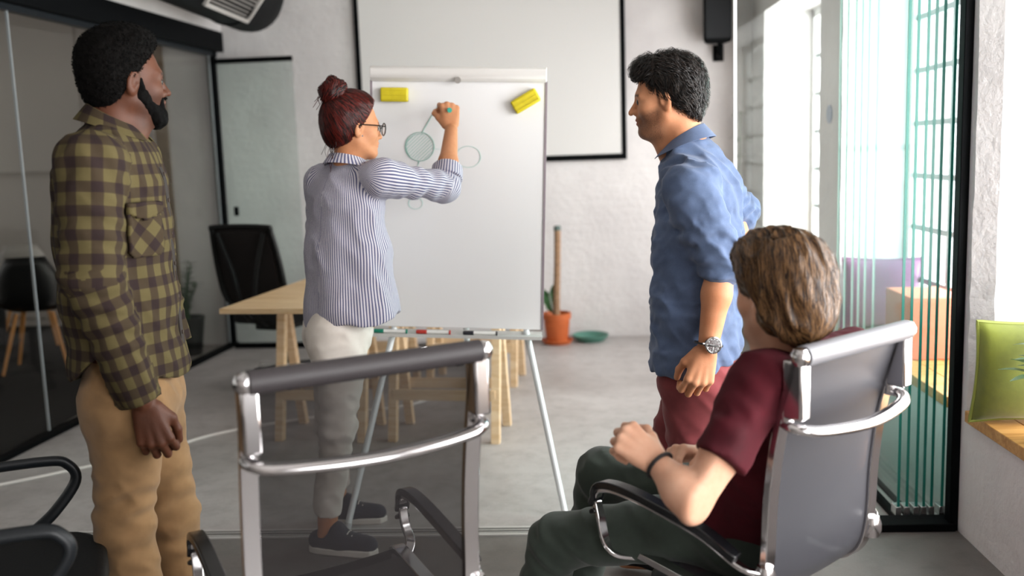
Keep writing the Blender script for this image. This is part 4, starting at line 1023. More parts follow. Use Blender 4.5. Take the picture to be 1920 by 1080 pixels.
    for s_, e_, w_, kk in ((sr, el, wr, 0), (sl, sl+V(.0, .05, -.29), sl+V(.05, .06, -.53), 1)):
        u_ = -l if kk == 0 else l
        T.add(cone(nb-Z*.075, s_, .06, .070), .05, uv=uvt)
        T.add(econe(s_, e_, (.072, .080), (.064, .070), u_, rings=(.004, 5, .3, 1.2, 1.5)), .03, uv=limb_uv(s_, e_, f, .068))
        T.add(econe(e_, w_, (.063, .068), (.046, .050), u_, flat='b', rings=(.004, 6, -.05, .75, 1.2)), .025, uv=limb_uv(e_, w_, f, .068, float(np.linalg.norm(e_-s_))))
    T.cut(c4+Z*.0, nrm(V(.02, 0, -1)), .004, lo=[a[0] for a in T.ax], hi=[9, 9, c4[2]+.03]) if False else None
    # curved shirt tail
    q = T.sl([a[0] for a in T.ax], [9, 9, c4[2]+.10]); X, Y, Zg = T.grid(q); dx = (X-c4[0])*f[0]+(Y-c4[1])*f[1]
    tail = c4[2]+.030-.045*np.cos(np.clip(np.abs(dx)/.14, 0, 1)*3.14159+3.14159)
    dl = (X-c4[0])*(-l[0])+(Y-c4[1])*(-l[1]); arm = (dl > .13) & (Zg < c4[2]+.2)
    wx, wy = wr[0], wr[1]; isarm = ((X-wx)**2+(Y-wy)**2 < .10**2)
    # keep the cuff: protect a slanted cylinder round the forearm
    ax_ = nrm(wr-el); tt = (X-el[0])*ax_[0]+(Y-el[1])*ax_[1]+(Zg-el[2])*ax_[2]; rr = (X-el[0]-tt*ax_[0])**2+(Y-el[1]-tt*ax_[1])**2+(Zg-el[2]-tt*ax_[2])**2
    cutd = np.where(rr < .068**2, -1.0, tail-Zg).astype(np.float32); T.F[q] = np.maximum(T.F[q], cutd)
    armr = lambda P: 1.0
    T.wrinkle(np.diag([9, 9, 5]), .007, 1); T.wrinkle(np.array([[22, 3, 8], [3, 22, 8], [-9, 9, 12]]).T, .0032, 2, True); T.wrinkle(np.eye(3)*40, .0008, 6)
    shirt = T.mesh('shirt', M_shirt, body, 1)
    # collar, placket, pocket, cuff
    pts = ring_pts(nb+f*.014+Z*.004, Z+f*.62, f, .060, .062, 30, .28, math.tau-.28)
    nv = [(nrm(Z*.92+.12*nrm(p-nb)), nrm((p-nb)*V(1, 1, 0))) for p in pts]; strip([p-Z*.012 for p in pts], nv, .042, .005, M_shirt, 'collar', shirt)
    nv2 = [(nrm(-Z*.85+.75*nrm((p-nb)*V(1, 1, 0))), nrm((p-nb)*V(1, 1, 0))) for p in pts]; strip([p+Z*.030+.005*nrm((p-nb)*V(1, 1, 0)) for p in pts], nv2, .055, .004, M_shirt, 'collar_fold', shirt)
    M_dk = mat('dark_placket', '2a2320', .85)
    pk = []
    for a, rv in ((nb-Z*.045, .062), (nb-Z*.08, .088), (c1, .132), (c2, .143), (c3, .145), (c4-Z*.01, .145)): pk.append(a+f*rv-l*.0)
    MB().sweep(spline(pk, 5), [(-.015, -.002), (.015, -.002), (.015, .003), (-.015, .003)], up=f).build('placket', M_dk, shirt, smooth=True, org=ORG[0])
    for i, p_ in enumerate(spline(pk, 2)[2:]): MB().tube([p_+f*.001, p_+f*.006], .0055, 10).build('button', mat('brown_button', '3a2f28', .4), shirt, org=ORG[0])
    pc = c2+Z*.02; nn = nrm(f*.83-l*.55)
    fr = Frame(pc+f*.108-l*.100, nn, Z)
    pk_ = T.patch(pc+f*.06-l*.085, nrm(f*.72-l*.69), Z, [(-.052, -.055), (-.04, -.068), (.04, -.068), (.052, -.055), (.052, .055), (-.052, .055)], .004, 'pocket', M_shirt, shirt, .785)
    T.patch(pc+f*.06-l*.085, nrm(f*.72-l*.69), Z, [(-.055, .040), (0, .022), (.055, .040), (.055, .068), (-.055, .068)], .009, 'pocket_flap', M_shirt, pk_, 0.0)
    # trousers
    lo, hi = bbox([pel+Z*.1, ar, al, hr, hl, kr, kl], .14); lo[2] = .06
    T = Sculpt(lo, hi, .006)
    loft(T, [(pel+Z*.07, .150, .112), (pel-Z*.02, .168, .122)], l, .04)
    for h_, k_, a_, sd in ((hr, kr, ar, 1), (hl, kl, al, 2)):
        T.add(econe(h_-Z*.02, k_, (.090, .102), (.064, .070), l, rings=(.004, 5, .55, 1.3, 1.6)), .05); T.add(econe(k_, a_, (.064, .070), (.060, .064), l, flat='b', rings=(.0035, 5, -.3, .45, 1.4)), .03)
        T.add(ell(h_-f*.018-Z*.03, V(.075, .075, .09)), .05)
    T.wrinkle(np.diag([10, 10, 7]), .005, 11); T.wrinkle(np.array([[16, 4, 10], [4, 16, 10], [-10, 10, 22]]).T, .0032, 12, True)
    tr = T.mesh('trousers', M_tr, body, 1)
    pp = pel-l*.165+Z*.0
    for h_ in (hr, hl):
        pass
    # shoes
    for a_ in (ar, al):
        sh = MB().prism([(-.075, -.035), (.16, -.045), (.205, -.02), (.21, .02), (.16, .045), (-.075, .035), (-.095, 0)], 0, .03).build('shoe_sole', mat('brown_sole', '3a2c22', .6), body, bevel=.006)
        sh.location = V(a_[0], a_[1], 0)-ORG[0]; sh.rotation_euler = (0, 0, math.atan2(f[1], f[0]))
        U = Sculpt(V(a_[0], a_[1], 0)-V(.26, .26, 0), V(a_[0], a_[1], 0)+V(.26, .26, .17), .006); b0 = V(a_[0], a_[1], 0)
        U.add(cone(b0-f*.04+Z*.06, b0+f*.14+Z*.05, .042, .036), .0); U.add(cone(b0+Z*.06, a_+Z*.04, .046, .046), .03); U.cut(b0+Z*.026, -Z); U.mesh('shoe', mat('brown_leather', '4a3324', .5), body, 1)
man_checked()
# ---------------------------------------------------------------- woman writing on the board
def woman():
    f = nrm(V(.60, .80, 0)); l = np.cross(Z, f); g = nrm(V(.93, .36, 0)); gl = np.cross(Z, g)   # f: chest, g: hips and legs
    ORG[0] = V(-.86, 3.45, 0)
    M_skin = skin_mat('tan_skin', rgb('c98d68'), rgb('5c3526'), rgb('a8564a'), rgb('b67850'))
    M_hair = hair_mat('dark_red_hair', '190705', '5c170f', .48, .3)
    t = NT('blue_white_stripe'); sp = t.add('ShaderNodeSeparateXYZ'); t.l(t.attr('cloth'), sp.inputs[0])
    fr_ = t.math('FRACT', t.math('MULTIPLY', sp.outputs[0], 1/.0098)); c = t.mix(t.ramp(fr_, [(.0, 0.0), (.10, 1.0), (.46, 1.0), (.56, 0.0)]), rgb('d2cdd3'), rgb('57597c'))
    t.set(color=c, rough=.85, sheen=0.0, spec=.2); t.bump(t.noise(700, 2, t.coord('Object')), .15, .0015); M_shirt = t.m
    M_tr = cloth_mat('off_white_denim', 'e2dad2', 'cfc5bb', rough=.85)
    hc = at(664, 236, 3.40); F_ = Frame(hc, V(.84, .54, -.10), V(.08, .05, 1), .92)
    nb = at(652, 305, 3.40); sr = nb+V(.128, -.085, -.055); sl = nb-V(.122, -.095, .066); el = at(836, 350, 3.52); wr = at(846, 244, 3.70)
    c1 = at(650, 375, 3.41); c2 = at(651, 470, 3.41); c3 = at(656, 560, 3.42); c4 = at(660, 590, 3.42); pel = at(636, 610, 3.42)
    hr, hl = pel-gl*.075, pel+gl*.075; kr = at(634, 800, 3.32); kl = at(622, 790, 3.60); ar = V(-.905, 3.375, .10); al = V(-.935, 3.66, .10)
    ell_ = sl+V(-.02, .02, -.27); wl = ell_+V(.13, .12, -.17)
    lo, hi = bbox([hc+Z*.14, sr, sl, el, wr+Z*.05, ar-Z*.1, al, hc+f*.12, ar+g*.2, ell_, wl, V(-.55, 3.86, 1.5)], .09); lo[2] = -.0
    S = Sculpt(lo, hi, .012, [(hc-.125, hc+.125, .003), (wr-V(.06, .06, .12), wr+V(.05, .12, .11), .003)])
    head(S, F_, nose=.9, chin=.97, w=.97, jaw=.9)
    S.add(cone(F_.p(0, -.025, -.05), nb-Z*.02, .046, .050), .03)
    loft(S, [(nb-Z*.04, .07, .05), (c1, .14, .085), (c2, .115, .08), (pel, .145, .10)], l)
    for s_, e_, w_ in ((sr, el, wr), (sl, ell_, wl)): S.add(cone(s_, e_, .044, .036), .03); S.add(cone(e_, e_*.6+w_*.4, .0385, .036), .02); S.add(cone(e_*.6+w_*.4, w_, .036, .0245), .02)
    for h_, k_, a_ in ((hr, kr, ar), (hl, kl, al)):
        S.add(cone(h_, k_, .075, .048), .04); S.add(cone(k_, a_, .047, .030), .03); S.add(cone(a_-g*.03-Z*.055, a_+g*.10-Z*.07, .026, .018), .02); S.add(cone(a_+Z*.04, a_-Z*.04, .033, .034), .02)
    tips, th = hand(S, wr+V(0, .01, .012), V(-.10, .30, .92), V(.30, -.92, .30), 1, .92, ((62, 70, 35), (72, 80, 50), (78, 85, 50), (80, 85, 50)), ((.75, .35, -.55), (.75, -.30, -.65)))
    hand(S, wl, wl-ell_, -l, -1, .9)
    body = S.mesh('person', M_skin, None, 1, colfn=face_tone(F_, 0.0))
    tag(body, 'woman with red hair in a bun and striped shirt, drawing on the flip chart', 'person')
    # marker in hand
    tip = at(826, 193, 3.895); back = at(836, 201, 3.775); dv = nrm(tip-back)
    marker('marker', tip-dv*.115, -dv, 'teal', 'teal marker held to the flip chart by the woman').scale = (1, 1, 1)
    # hair and bun
    P = F_.p; H = Sculpt(hc-.17, hc+V(.17, .17, .21), .0035)
    H.add(ell(P(0, -.026, .040), V(.079, .095, .086), F_.R), 0); H.add(ell(P(0, -.058, -.005), V(.073, .062, .088), F_.R), .03); H.add(ell(P(0, .018, .076), V(.060, .056, .044), F_.R), .03)
    H.cut(P(0, .062, .06), F_.d(0, 1, -.55), .012); H.cut(P(0, .018, .008), F_.d(0, .9, -.50), .012); H.cut(P(0, -.05, -.078), F_.d(0, .5, -1), .012)
    H.wrinkle(np.diag([70, 70, 70]), .0018, 31, w=.02)
    hm = H.mesh('hair', M_hair, body, 1)
    flow = lambda q: np.stack([-q[:, 0]*1.2, -.13-q[:, 1], .12-q[:, 2]], 1)
    strands(H, F_, 'hair_strands', M_hair, hm, lambda q: q[:, 2] > -.2, flow, 6000, .08, .0011, 7, 7, .0022, .10, 30, jitter=.09)
    bc = P(.01, -.095, .118); Bn = Sculpt(bc-.085, bc+.085, .003); rng = random.Random(2)
    Bn.add(ell(bc, V(.040, .042, .040), F_.R), 0)
    for k in range(7):
        a = k*.9; ax = nrm(V(rng.uniform(-1, 1), rng.uniform(-1, 1), rng.uniform(-.6, .6))); R0 = .035
        pts = ring_pts(bc+V(rng.uniform(-.008, .008), rng.uniform(-.008, .008), rng.uniform(-.006, .012)), ax, V(.3, .2, .9), R0, R0*.8, 9)
        for p_, q_ in zip(pts[:-1], pts[1:]): Bn.add(cone(p_, q_, .011, .011), .004)
    Bn.wrinkle(np.eye(3)*130, .0015, 5, w=.02); bn = Bn.mesh('hair_bun', M_hair, hm, 0)
    strands(Bn, Frame(bc, f, Z), 'bun_strands', M_hair, hm, lambda q: q[:, 2] > -1, lambda q: np.stack([q[:, 2]+.3*q[:, 1], -q[:, 0], -q[:, 0]+.5*q[:, 1]], 1), 1500, .05, .0011, 3, 7, .003, .35, 60)
    loose = MB()
    for k in range(20):
        if k < 13: a = P(rng.uniform(-.04, .05), -.085+rng.uniform(-.02, .01), -.055+rng.uniform(-.01, .02)); b = a+V(rng.uniform(-.03, .03), rng.uniform(-.02, .02), -rng.uniform(.05, .12))
        elif k < 20: a = bc+V(-.03, 0, .0); b = a+V(-rng.uniform(.01, .05), rng.uniform(-.02, .02), -rng.uniform(.03, .08))
        else: a = P(.065, .03, .02); b = a+V(rng.uniform(-.01, .02), rng.uniform(-.01, .01), -rng.uniform(.03, .07))
        m_ = (a+b)/2+V(rng.uniform(-.02, .02), rng.uniform(-.01, .01), 0); loose.tube(spline([a, m_, b], 5), .0009, 4)
    loose.build('loose_strands', M_hair, hm, org=ORG[0])
    # glasses
    M_gl = mat('black_glasses', '16120f', .3); gp = MB()
    for x in (-1, 1):
        pts = ring_pts(P(x*.034, .108, -.006), F_.d(x*.12, 1, 0), F_.d(1, 0, 0), .024, .0215, 22); gp.tube(pts+[pts[1]], .0022, 6, cap=False)
        gp.tube([P(x*.058, .104, .004), P(x*.076, .06, .004), P(x*.083, -.005, .002), P(x*.080, -.022, -.018)], .0022, 6)
    gp.tube([P(-.010, .110, .0), P(0, .113, .003), P(.010, .110, .0)], .002, 6); gl_ = gp.build('glasses', M_gl, body, smooth=True, org=ORG[0])
    for x in (-1, 1):
        MB().lathe([(.0, 0), (.0225, 0), (.0225, .001), (0, .001)], 20).build('lens', glass('lens_glass', (.96, .97, .97)), gl_)
        o = COL.objects[-1]; fr2 = Frame(P(x*.034, .108, -.006), F_.d(1, 0, 0), F_.d(x*.12, 1, 0)); o.matrix_local = Matrix.Translation(Vector(fr2.c-ORG[0])) @ Matrix(fr2.R.tolist()).to_4x4()
    MB().lathe([(0, -.004), (.004, 0), (0, .004)], 8, P(.0815, .004, -.040)).build('earring', mat('silver_stud', 'dddddd', .2, .9), body, org=ORG[0])
    for x in (-1, 1): MB().lathe([(.0126*math.cos(a), .0126*math.sin(a)) for a in np.linspace(-1.57, 1.57, 9)], 14, P(x*.032, .0742, -.006)).build('eye', mat('dark_eye', '1d1512', .2), body, smooth=True, org=ORG[0])
    # shirt
    lo, hi = bbox([nb+Z*.04, sr, sl, el+V(.03, .03, 0), c4-Z*.06, c4+f*.18, c4-f*.18, c4+l*.2, c4-l*.2, ell_, wl], .09)
    T = Sculpt(lo, hi, .0055); uvt = limb_uv(c4, c1, f, .175)
    uvy = lambda P_: np.stack([P_[:, 2], P_[:, 0], P_[:, 1]], 1)
    loft(T, [(nb-Z*.03, .06, .045), (nb-Z*.06, .115, .06)], l, .03, uvfn=uvy)
    loft(T, [(nb-Z*.06, .115, .06), (c1, .160, .108)], l, .03, uvfn=None); T.uvs.append((cone(c1, c1+Z*.005, .16, .16)[0], uvt))
    loft(T, [(c1, .160, .108), (c2, .176, .128), (c3, .186, .142), (c4, .190, .145), (c4-Z*.08, .192, .147)], l, .03, uvfn=uvt)
    T.add(cone(nb-Z*.062, sr, .045, .056), .04, uv=uvy); T.add(cone(nb-Z*.062, sl, .045, .056), .04, uv=uvy)
    T.add(econe(sr, el, (.066, .070), (.050, .054), Z, flat=None, rings=(.004, 4, .2, 1.0, 1.6)), .045, uv=limb_uv(sr, el, f, .06))
    cz = nrm(wr-el)
    T.add(econe(el-cz*.01, el+cz*.065, (.052, .054), (.050, .052), f, flat='b'), .02, uv=limb_uv(el, wr, f, .055))
    T.add(econe(sl, ell_, (.058, .062), (.050, .054), l, rings=(.004, 4, .2, 1.0, 1.6)), .04, uv=limb_uv(sl, ell_, f, .06)); T.add(econe(ell_, wl, (.05, .054), (.04, .042), l, flat='b'), .03, uv=limb_uv(ell_, wl, f, .05))
    # hem: longer tail at the back left, higher to the right
    q = T.sl([a[0] for a in T.ax], [9, 9, c4[2]+.12]); X, Y, Zg = T.grid(q); side = (X-c4[0])*.93-(Y-c4[1])*.36
    hem = c4[2]-.028+.30*np.maximum(side+.02, -.05)*.45+.012*np.sin(X*30)
    T.F[q] = np.maximum(T.F[q], (hem-Zg).astype(np.float32))
    T.wrinkle(np.array([[10, 0, 2], [0, 10, 2], [0, 0, 3.5]]).T, .009, 21); T.wrinkle(np.array([[18, 6, 7], [6, 18, 7], [-10, -6, 7]]).T, .0042, 22, True); T.wrinkle(np.eye(3)*35, .0008, 23)
    shirt = T.mesh('shirt', M_shirt, body, 1)
    pts = ring_pts(nb+Z*.0, Z+f*.35, f, .056, .060, 30, .3, math.tau-.3)
    o_ = lambda p: nrm((p-nb)*V(1, 1, 0))
    strip([p-Z*.016 for p in pts], [(nrm(Z*.95+.05*o_(p)), o_(p)) for p in pts], .034, .004, M_shirt, 'collar', shirt); strip([p+Z*.018+.004*o_(p) for p in pts], [(nrm(-Z*.85+.65*o_(p)), o_(p)) for p in pts], .042, .004, M_shirt, 'collar_fold', shirt)
    # rolled cuff
    C = Sculpt(el-.10, el+.12, .004)
    C.add(econe(el+cz*.030, el+cz*.088, (.059, .061), (.056, .058), f, flat='ab'), 0); C.add(econe(el+cz*.0, el+cz*.13, (.046, .048), (.046, .048), f), .002, 's')
    C.uvs.append((cone(el, wr, .05, .05)[0], limb_uv(el, wr, f, .055))); C.wrinkle(np.eye(3)*28, .002, 3); C.mesh('rolled_cuff', M_shirt, shirt, 1)
    # trousers
    lo, hi = bbox([pel+Z*.12, ar, al, hr, hl, kr, kl], .13); lo[2] = .10
    T = Sculpt(lo, hi, .006)
    loft(T, [(pel+Z*.09, .130, .10), (pel-Z*.01, .150, .118)], gl, .04)
    for h_, k_, a_ in ((hr, kr, ar), (hl, kl, al)):
        T.add(ell(h_-g*.045-Z*.04, V(.075, .07, .09)), .05)
        T.add(econe(h_-Z*.02, k_, (.084, .098), (.058, .062), gl, rings=(.0035, 5, .6, 1.3, 1.6)), .045); T.add(econe(k_, a_+Z*.055, (.057, .061), (.046, .050), gl, flat='b', rings=(.003, 5, -.3, .4, 1.4)), .03)
    T.wrinkle(np.diag([10, 10, 7]), .004, 24); T.wrinkle(np.array([[16, 4, 10], [4, 16, 10], [-10, 10, 22]]).T, .0028, 25, True)
    T.mesh('trousers', M_tr, body, 1)
    # canvas shoes
    M_sh = cloth_mat('navy_canvas', '2c2f3a', '20232c'); M_so = mat('white_rubber_sole', 'd8d2c9', .6)
    for a_, yaw in ((V(-.90, 3.37, 0), -.20), (V(-.93, 3.66, 0), .02)):
        d_ = V(math.cos(yaw), math.sin(yaw), 0); s_ = np.cross(Z, d_)
        U = Sculpt(a_-V(.2, .2, 0)+d_*.05, a_+V(.24, .24, .13), .004)
        U.add(cone(a_-d_*.045+Z*.045, a_+d_*.05+Z*.045, .037, .040), 0); U.add(cone(a_+d_*.05+Z*.045, a_+d_*.155+Z*.036, .042, .035), .02); U.add(cone(a_+Z*.05, a_+d_*.03+Z*.085, .036, .036), .02)
        U.add(cone(a_-d_*.01+Z*.07, a_-d_*.01+Z*.16, .033, .042), .005, 's'); U.cut(a_+Z*.022, -Z); up = U.mesh('shoe', M_sh, body, 1)
        out = [(-.083, 0), (-.075, .024), (-.04, .037), (.04, .040), (.12, .042), (.172, .033), (.194, .0), (.172, -.033), (.12, -.042), (.04, -.040), (-.04, -.037), (-.075, -.024)]
        so = MB().prism(out, 0, .026).build('shoe_sole', M_so, up, bevel=.005); so.location = a_-ORG[0]; so.rotation_euler = (0, 0, yaw)
        for i in range(4):
            c_ = a_+d_*(.045+.018*i)+Z*(.092-.006*i); MB().tube([c_-s_*.02, c_+Z*.004, c_+s_*.02], .0022, 6).build('lace', M_so, up, org=ORG[0])
woman()
# ---------------------------------------------------------------- man in the blue shirt
def man_blue():
    f = nrm(V(-.95, .31, 0)); l = np.cross(Z, f)
    ORG[0] = V(.42, 3.07, 0)
    M_skin = skin_mat('olive_skin', rgb('cf9470'), rgb('3d2a22'), rgb('a9584c'), rgb('bd7d58'))
    M_hair = hair_mat('black_brown_hair', '070606', '241b16', .5, .35)
    t = NT('blue_chambray'); co = t.coord('Object'); c = t.mix(t.ramp(t.noise(11, 5, co, .6), [(.3, 0.0), (.7, 1.0)]), rgb('384866'), rgb('536688')); c = t.mix(t.math('MULTIPLY', t.noise(600, 2, co), .4), c, rgb('7d8aa3'))
    t.set(color=c, rough=.85, sheen=.15, spec=.2); t.bump(t.noise(700, 2, co), .2, .0015); M_shirt = t.m
    M_tr = cloth_mat('brick_red_chino', '8a3f42', '6f3034', rough=.8)
    hc = at(1247, 182, 3.07); F_ = Frame(hc, V(-.97, .22, -.10), V(-.14, .02, 1), .99)
    nb = at(1292, 268, 3.07); sL = at(1300, 352, 2.88); sR = sL-l*.36; el = at(1352, 500, 2.86); wr = at(1328, 648, 2.84)
    c1 = at(1308, 360, 3.07); c2 = at(1309, 460, 3.07); c3 = at(1306, 570, 3.07); c4 = at(1306, 668, 3.07); pel = at(1310, 690, 3.07)
    hL, hR = pel+l*.085, pel-l*.085; kL = at(1302, 880, 2.98); kR = at(1248, 865, 3.16); aL = V(kL[0]+.03, kL[1], .09); aR = V(kR[0]-.03, kR[1], .09)
    elR = at(1384, 408, 3.30); wrR = at(1362, 520, 3.14)
    lo, hi = bbox([hc+Z*.15, sL, sR, el, wr, aL-Z*.1, aR, hc+f*.14, aL+f*.2, aR+f*.2, elR, wrR], .10); lo[2] = 0
    S = Sculpt(lo, hi, .012, [(hc-.135, hc+.135, .003), (wr-V(.07, .06, .19), wr+V(.06, .06, .03), .003), (wr-V(.05, .05, 0), el+V(.05, .05, .02), .006)])
    head(S, F_, nose=1.08, chin=1.0)
    S.add(cone(F_.p(0, -.028, -.05), nb-Z*.02, .058, .064), .03); S.add(cone(F_.p(0, .03, -.10), nb+f*.05-Z*.04, .034, .045), .03)
    loft(S, [(nb-Z*.05, .09, .06), (c1, .165, .09), (c3, .14, .10), (pel, .15, .10)], l)
    for s_, e_, w_ in ((sL, el, wr), (sR, elR, wrR)): S.add(cone(s_, e_, .052, .043), .03); S.add(cone(e_, e_*.65+w_*.35, .044, .043), .02); S.add(cone(e_*.65+w_*.35, w_, .043, .030), .02)
    for h_, k_, a_ in ((hL, kL, aL), (hR, kR, aR)): S.add(cone(h_, k_, .075, .052), .04); S.add(cone(k_, a_, .052, .038), .03); S.add(cone(a_-f*.04-Z*.04, a_+f*.12-Z*.06, .034, .026), .02)
    hd = at(1302, 740, 2.83)-wr
    hand(S, wr+nrm(hd)*.014, hd, V(.12, -1, .10), -1, 1.06, ((34, 58, 35), (38, 62, 38), (40, 64, 40), (40, 60, 40)), ((.75, .15, -.55), (.9, -.1, -.4)))
    hand(S, wrR, V(-.3, -.3, -1), V(.8, .6, 0), 1, 1.0)
    body = S.mesh('person', M_skin, None, 1, colfn=face_tone(F_, .8, -.030))
    tag(body, 'man in a rolled sleeve blue shirt and brick red trousers, standing in profile', 'person'); P = F_.p
    for x in (-1, 1): MB().lathe([(.0128*math.cos(a), .0128*math.sin(a)) for a in np.linspace(-1.57, 1.57, 9)], 14, P(x*.032, .0742, -.006)).build('eye', mat('dark_eye', '1d1512', .2), body, smooth=True, org=ORG[0])
    H = Sculpt(hc-.18, hc+.18, .0035)
    H.add(ell(P(0, -.026, .046), V(.080, .100, .088), F_.R), 0); H.add(ell(P(0, -.055, -.005), V(.074, .068, .092), F_.R), .03); H.add(ell(P(0, .034, .086), V(.060, .056, .046), F_.R), .03); H.add(ell(P(0, .064, .090), V(.046, .022, .022), F_.R), .025)
    H.cut(P(0, .074, .058), F_.d(0, .75, -.9), .016); H.cut(P(0, .020, .0), F_.d(0, .92, -.38), .010, lo=[a[0] for a in H.ax], hi=[9, 9, P(0, 0, .045)[2]]); H.cut(P(0, -.05, -.092), F_.d(0, .45, -1), .012)
    H.wrinkle(np.diag([60, 60, 60]), .003, 41, w=.02); hm = H.mesh('hair', M_hair, body, 1)
    flow = lambda q: np.stack([q[:, 0]*2, -.6+(q[:, 1] > .02)*1.0, -.35+.9*(q[:, 2] < .06)*-1], 1)
    strands(H, F_, 'hair_strands', M_hair, hm, lambda q: q[:, 2] > -.2, flow, 8000, .035, .0011, 9, 6, .005, .4, 40, grow=.8)
    # shirt
    lo, hi = bbox([nb+Z*.04, sL, sR, el, elR, c4-Z*.06, c4+f*.17, c4-f*.17, c4+l*.2, c4-l*.2], .10)
    T = Sculpt(lo, hi, .0055)
    loft(T, [(nb-Z*.03, .075, .055), (nb-Z*.065, .125, .075), (c1, .185, .122), (c2, .186, .134), (c3, .182, .136), (c4, .184, .138), (c4-Z*.06, .186, .138)], l, .04)
    for s_, e_, w_ in ((sL, el, wr), (sR, elR, wrR)):
        ax_ = nrm(w_-e_); T.add(cone(nb-Z*.07, s_, .058, .068), .05)
        T.add(econe(s_, e_, (.074, .080), (.060, .064), l, rings=(.006, 4, .35, 1.2, 1.8)), .03); T.add(econe(e_-ax_*.01, e_+ax_*.03, (.058, .062), (.052, .056), l, flat='b'), .02)
        T.add(econe(e_-ax_*.035, e_+ax_*.025, (.062, .066), (.056, .060), l, flat='b', rings=(.004, 2.5, -.2, 1.1, .9)), .006)
    q = T.sl([a[0] for a in T.ax], [9, 9, c4[2]+.14]); X, Y, Zg = T.grid(q); dx = (X-c4[0])*f[0]+(Y-c4[1])*f[1]
    tail = c4[2]-.030-.28*np.minimum(dx+.03, 0)+.0*dx; T.F[q] = np.maximum(T.F[q], (tail-Zg).astype(np.float32))
    T.wrinkle(np.diag([9, 9, 6]), .008, 42); T.wrinkle(np.array([[15, 4, 9], [4, 15, 9], [9, -9, 12]]).T, .006, 43, True); T.wrinkle(np.array([[8, 4, -24], [4, 8, 20], [3, 0, 14]]).T, .003, 44, True); T.wrinkle(np.array([[30, 6, 18], [6, 30, 18], [-14, 14, 30]]).T, .002, 45, True)
    shirt = T.mesh('shirt', M_shirt, body, 1)
    pts = ring_pts(nb+f*.012+Z*.002, Z+f*.66, f, .060, .062, 30, .25, math.tau-.25); o_ = lambda p: nrm((p-nb)*V(1, 1, 0))
    strip([p-Z*.014 for p in pts], [(nrm(Z*.95+.08*o_(p)), o_(p)) for p in pts], .038, .005, M_shirt, 'collar', shirt); strip([p+Z*.024+.005*o_(p) for p in pts], [(nrm(-Z*.80+.75*o_(p)), o_(p)) for p in pts], .055, .004, M_shirt, 'collar_fold', shirt)
    # watch
    w = nrm(wr-el); wc = wr-w*.005; M_strap = mat('black_watch_strap', '131212', .5)
    pts = ring_pts(wc, w, l, .036, .033, 26); wt = MB().sweep(pts+[pts[1]], [(-.010, -.0022), (.010, -.0022), (.010, .0022), (-.010, .0022)], up=w, cap=False).build('watch_strap', M_strap, body, smooth=True, org=ORG[0])
    fr2 = Frame(wc+nrm(V(.22, -.97, .1))*.034, w, V(.22, -.97, .1)); MW = Matrix.Translation(Vector(fr2.c-ORG[0])) @ Matrix(fr2.R.tolist()).to_4x4() @ Matrix.Scale(1.25, 4)
    for nm, mb, m in (('watch_case', MB().lathe([(0, -.005), (.0195, -.005), (.021, 0), (.0205, .006), (.0175, .008), (.0165, .006)], 30), mat('steel_case', 'cfcfcf', .2, 1.0)), ('watch_dial', MB().lathe([(0, .0052), (.0168, .0052), (.0168, .0058), (0, .006)], 30), mat('black_dial', '101114', .25)), ('watch_crown', MB().tube([(.020, 0, .001), (.0255, 0, .001)], .003, 8), mat('steel_case', 'cfcfcf')), ('watch_hand', MB().box((.004, 0, .0068), (.010, .0012, .0006)).box((0, .005, .0068), (.0012, .012, .0006)), mat('white_hand', 'e8e8e8', .4))):
        o = mb.build(nm, m, wt, smooth=(nm == 'watch_case')); o.matrix_local = MW
    for k in range(12):
        a = k*math.tau/12; MB().box((.0142*math.cos(a), .0142*math.sin(a), .0063), (.0022, .0012, .0006)).build('hour_mark', mat('white_hand', 'e8e8e8'), wt).matrix_local = MW
    # trousers
    lo, hi = bbox([pel+Z*.1, aL, aR, hL, hR, kL, kR], .14); lo[2] = .06; T = Sculpt(lo, hi, .006)
    loft(T, [(pel+Z*.07, .145, .112), (pel-Z*.02, .165, .122)], l, .04)
    for h_, k_, a_ in ((hL, kL, aL), (hR, kR, aR)):
        T.add(ell(h_-f*.055-Z*.03, V(.075, .075, .09)), .05); T.add(econe(h_-Z*.02, k_, (.092, .104), (.068, .074), l, rings=(.004, 5, .55, 1.3, 1.6)), .045); T.add(econe(k_, a_, (.068, .074), (.060, .064), l, flat='b', rings=(.0035, 5, -.3, .45, 1.4)), .03)
    T.wrinkle(np.diag([10, 10, 7]), .005, 51); T.wrinkle(np.array([[14, 4, 10], [4, 14, 10], [12, -10, 14]]).T, .004, 52, True); T.mesh('trousers', M_tr, body, 1)
    for a_ in (aL, aR):
        U = Sculpt(V(a_[0], a_[1], 0)-V(.26, .26, 0), V(a_[0], a_[1], 0)+V(.26, .26, .17), .006); b0 = V(a_[0], a_[1], 0)
        U.add(cone(b0-f*.04+Z*.06, b0+f*.14+Z*.05, .042, .036), .0); U.add(cone(b0+Z*.06, a_+Z*.04, .046, .046), .03); U.cut(b0+Z*.004, -Z); U.mesh('shoe', mat('black_shoe', '17181a', .5), body, 1)
man_blue()
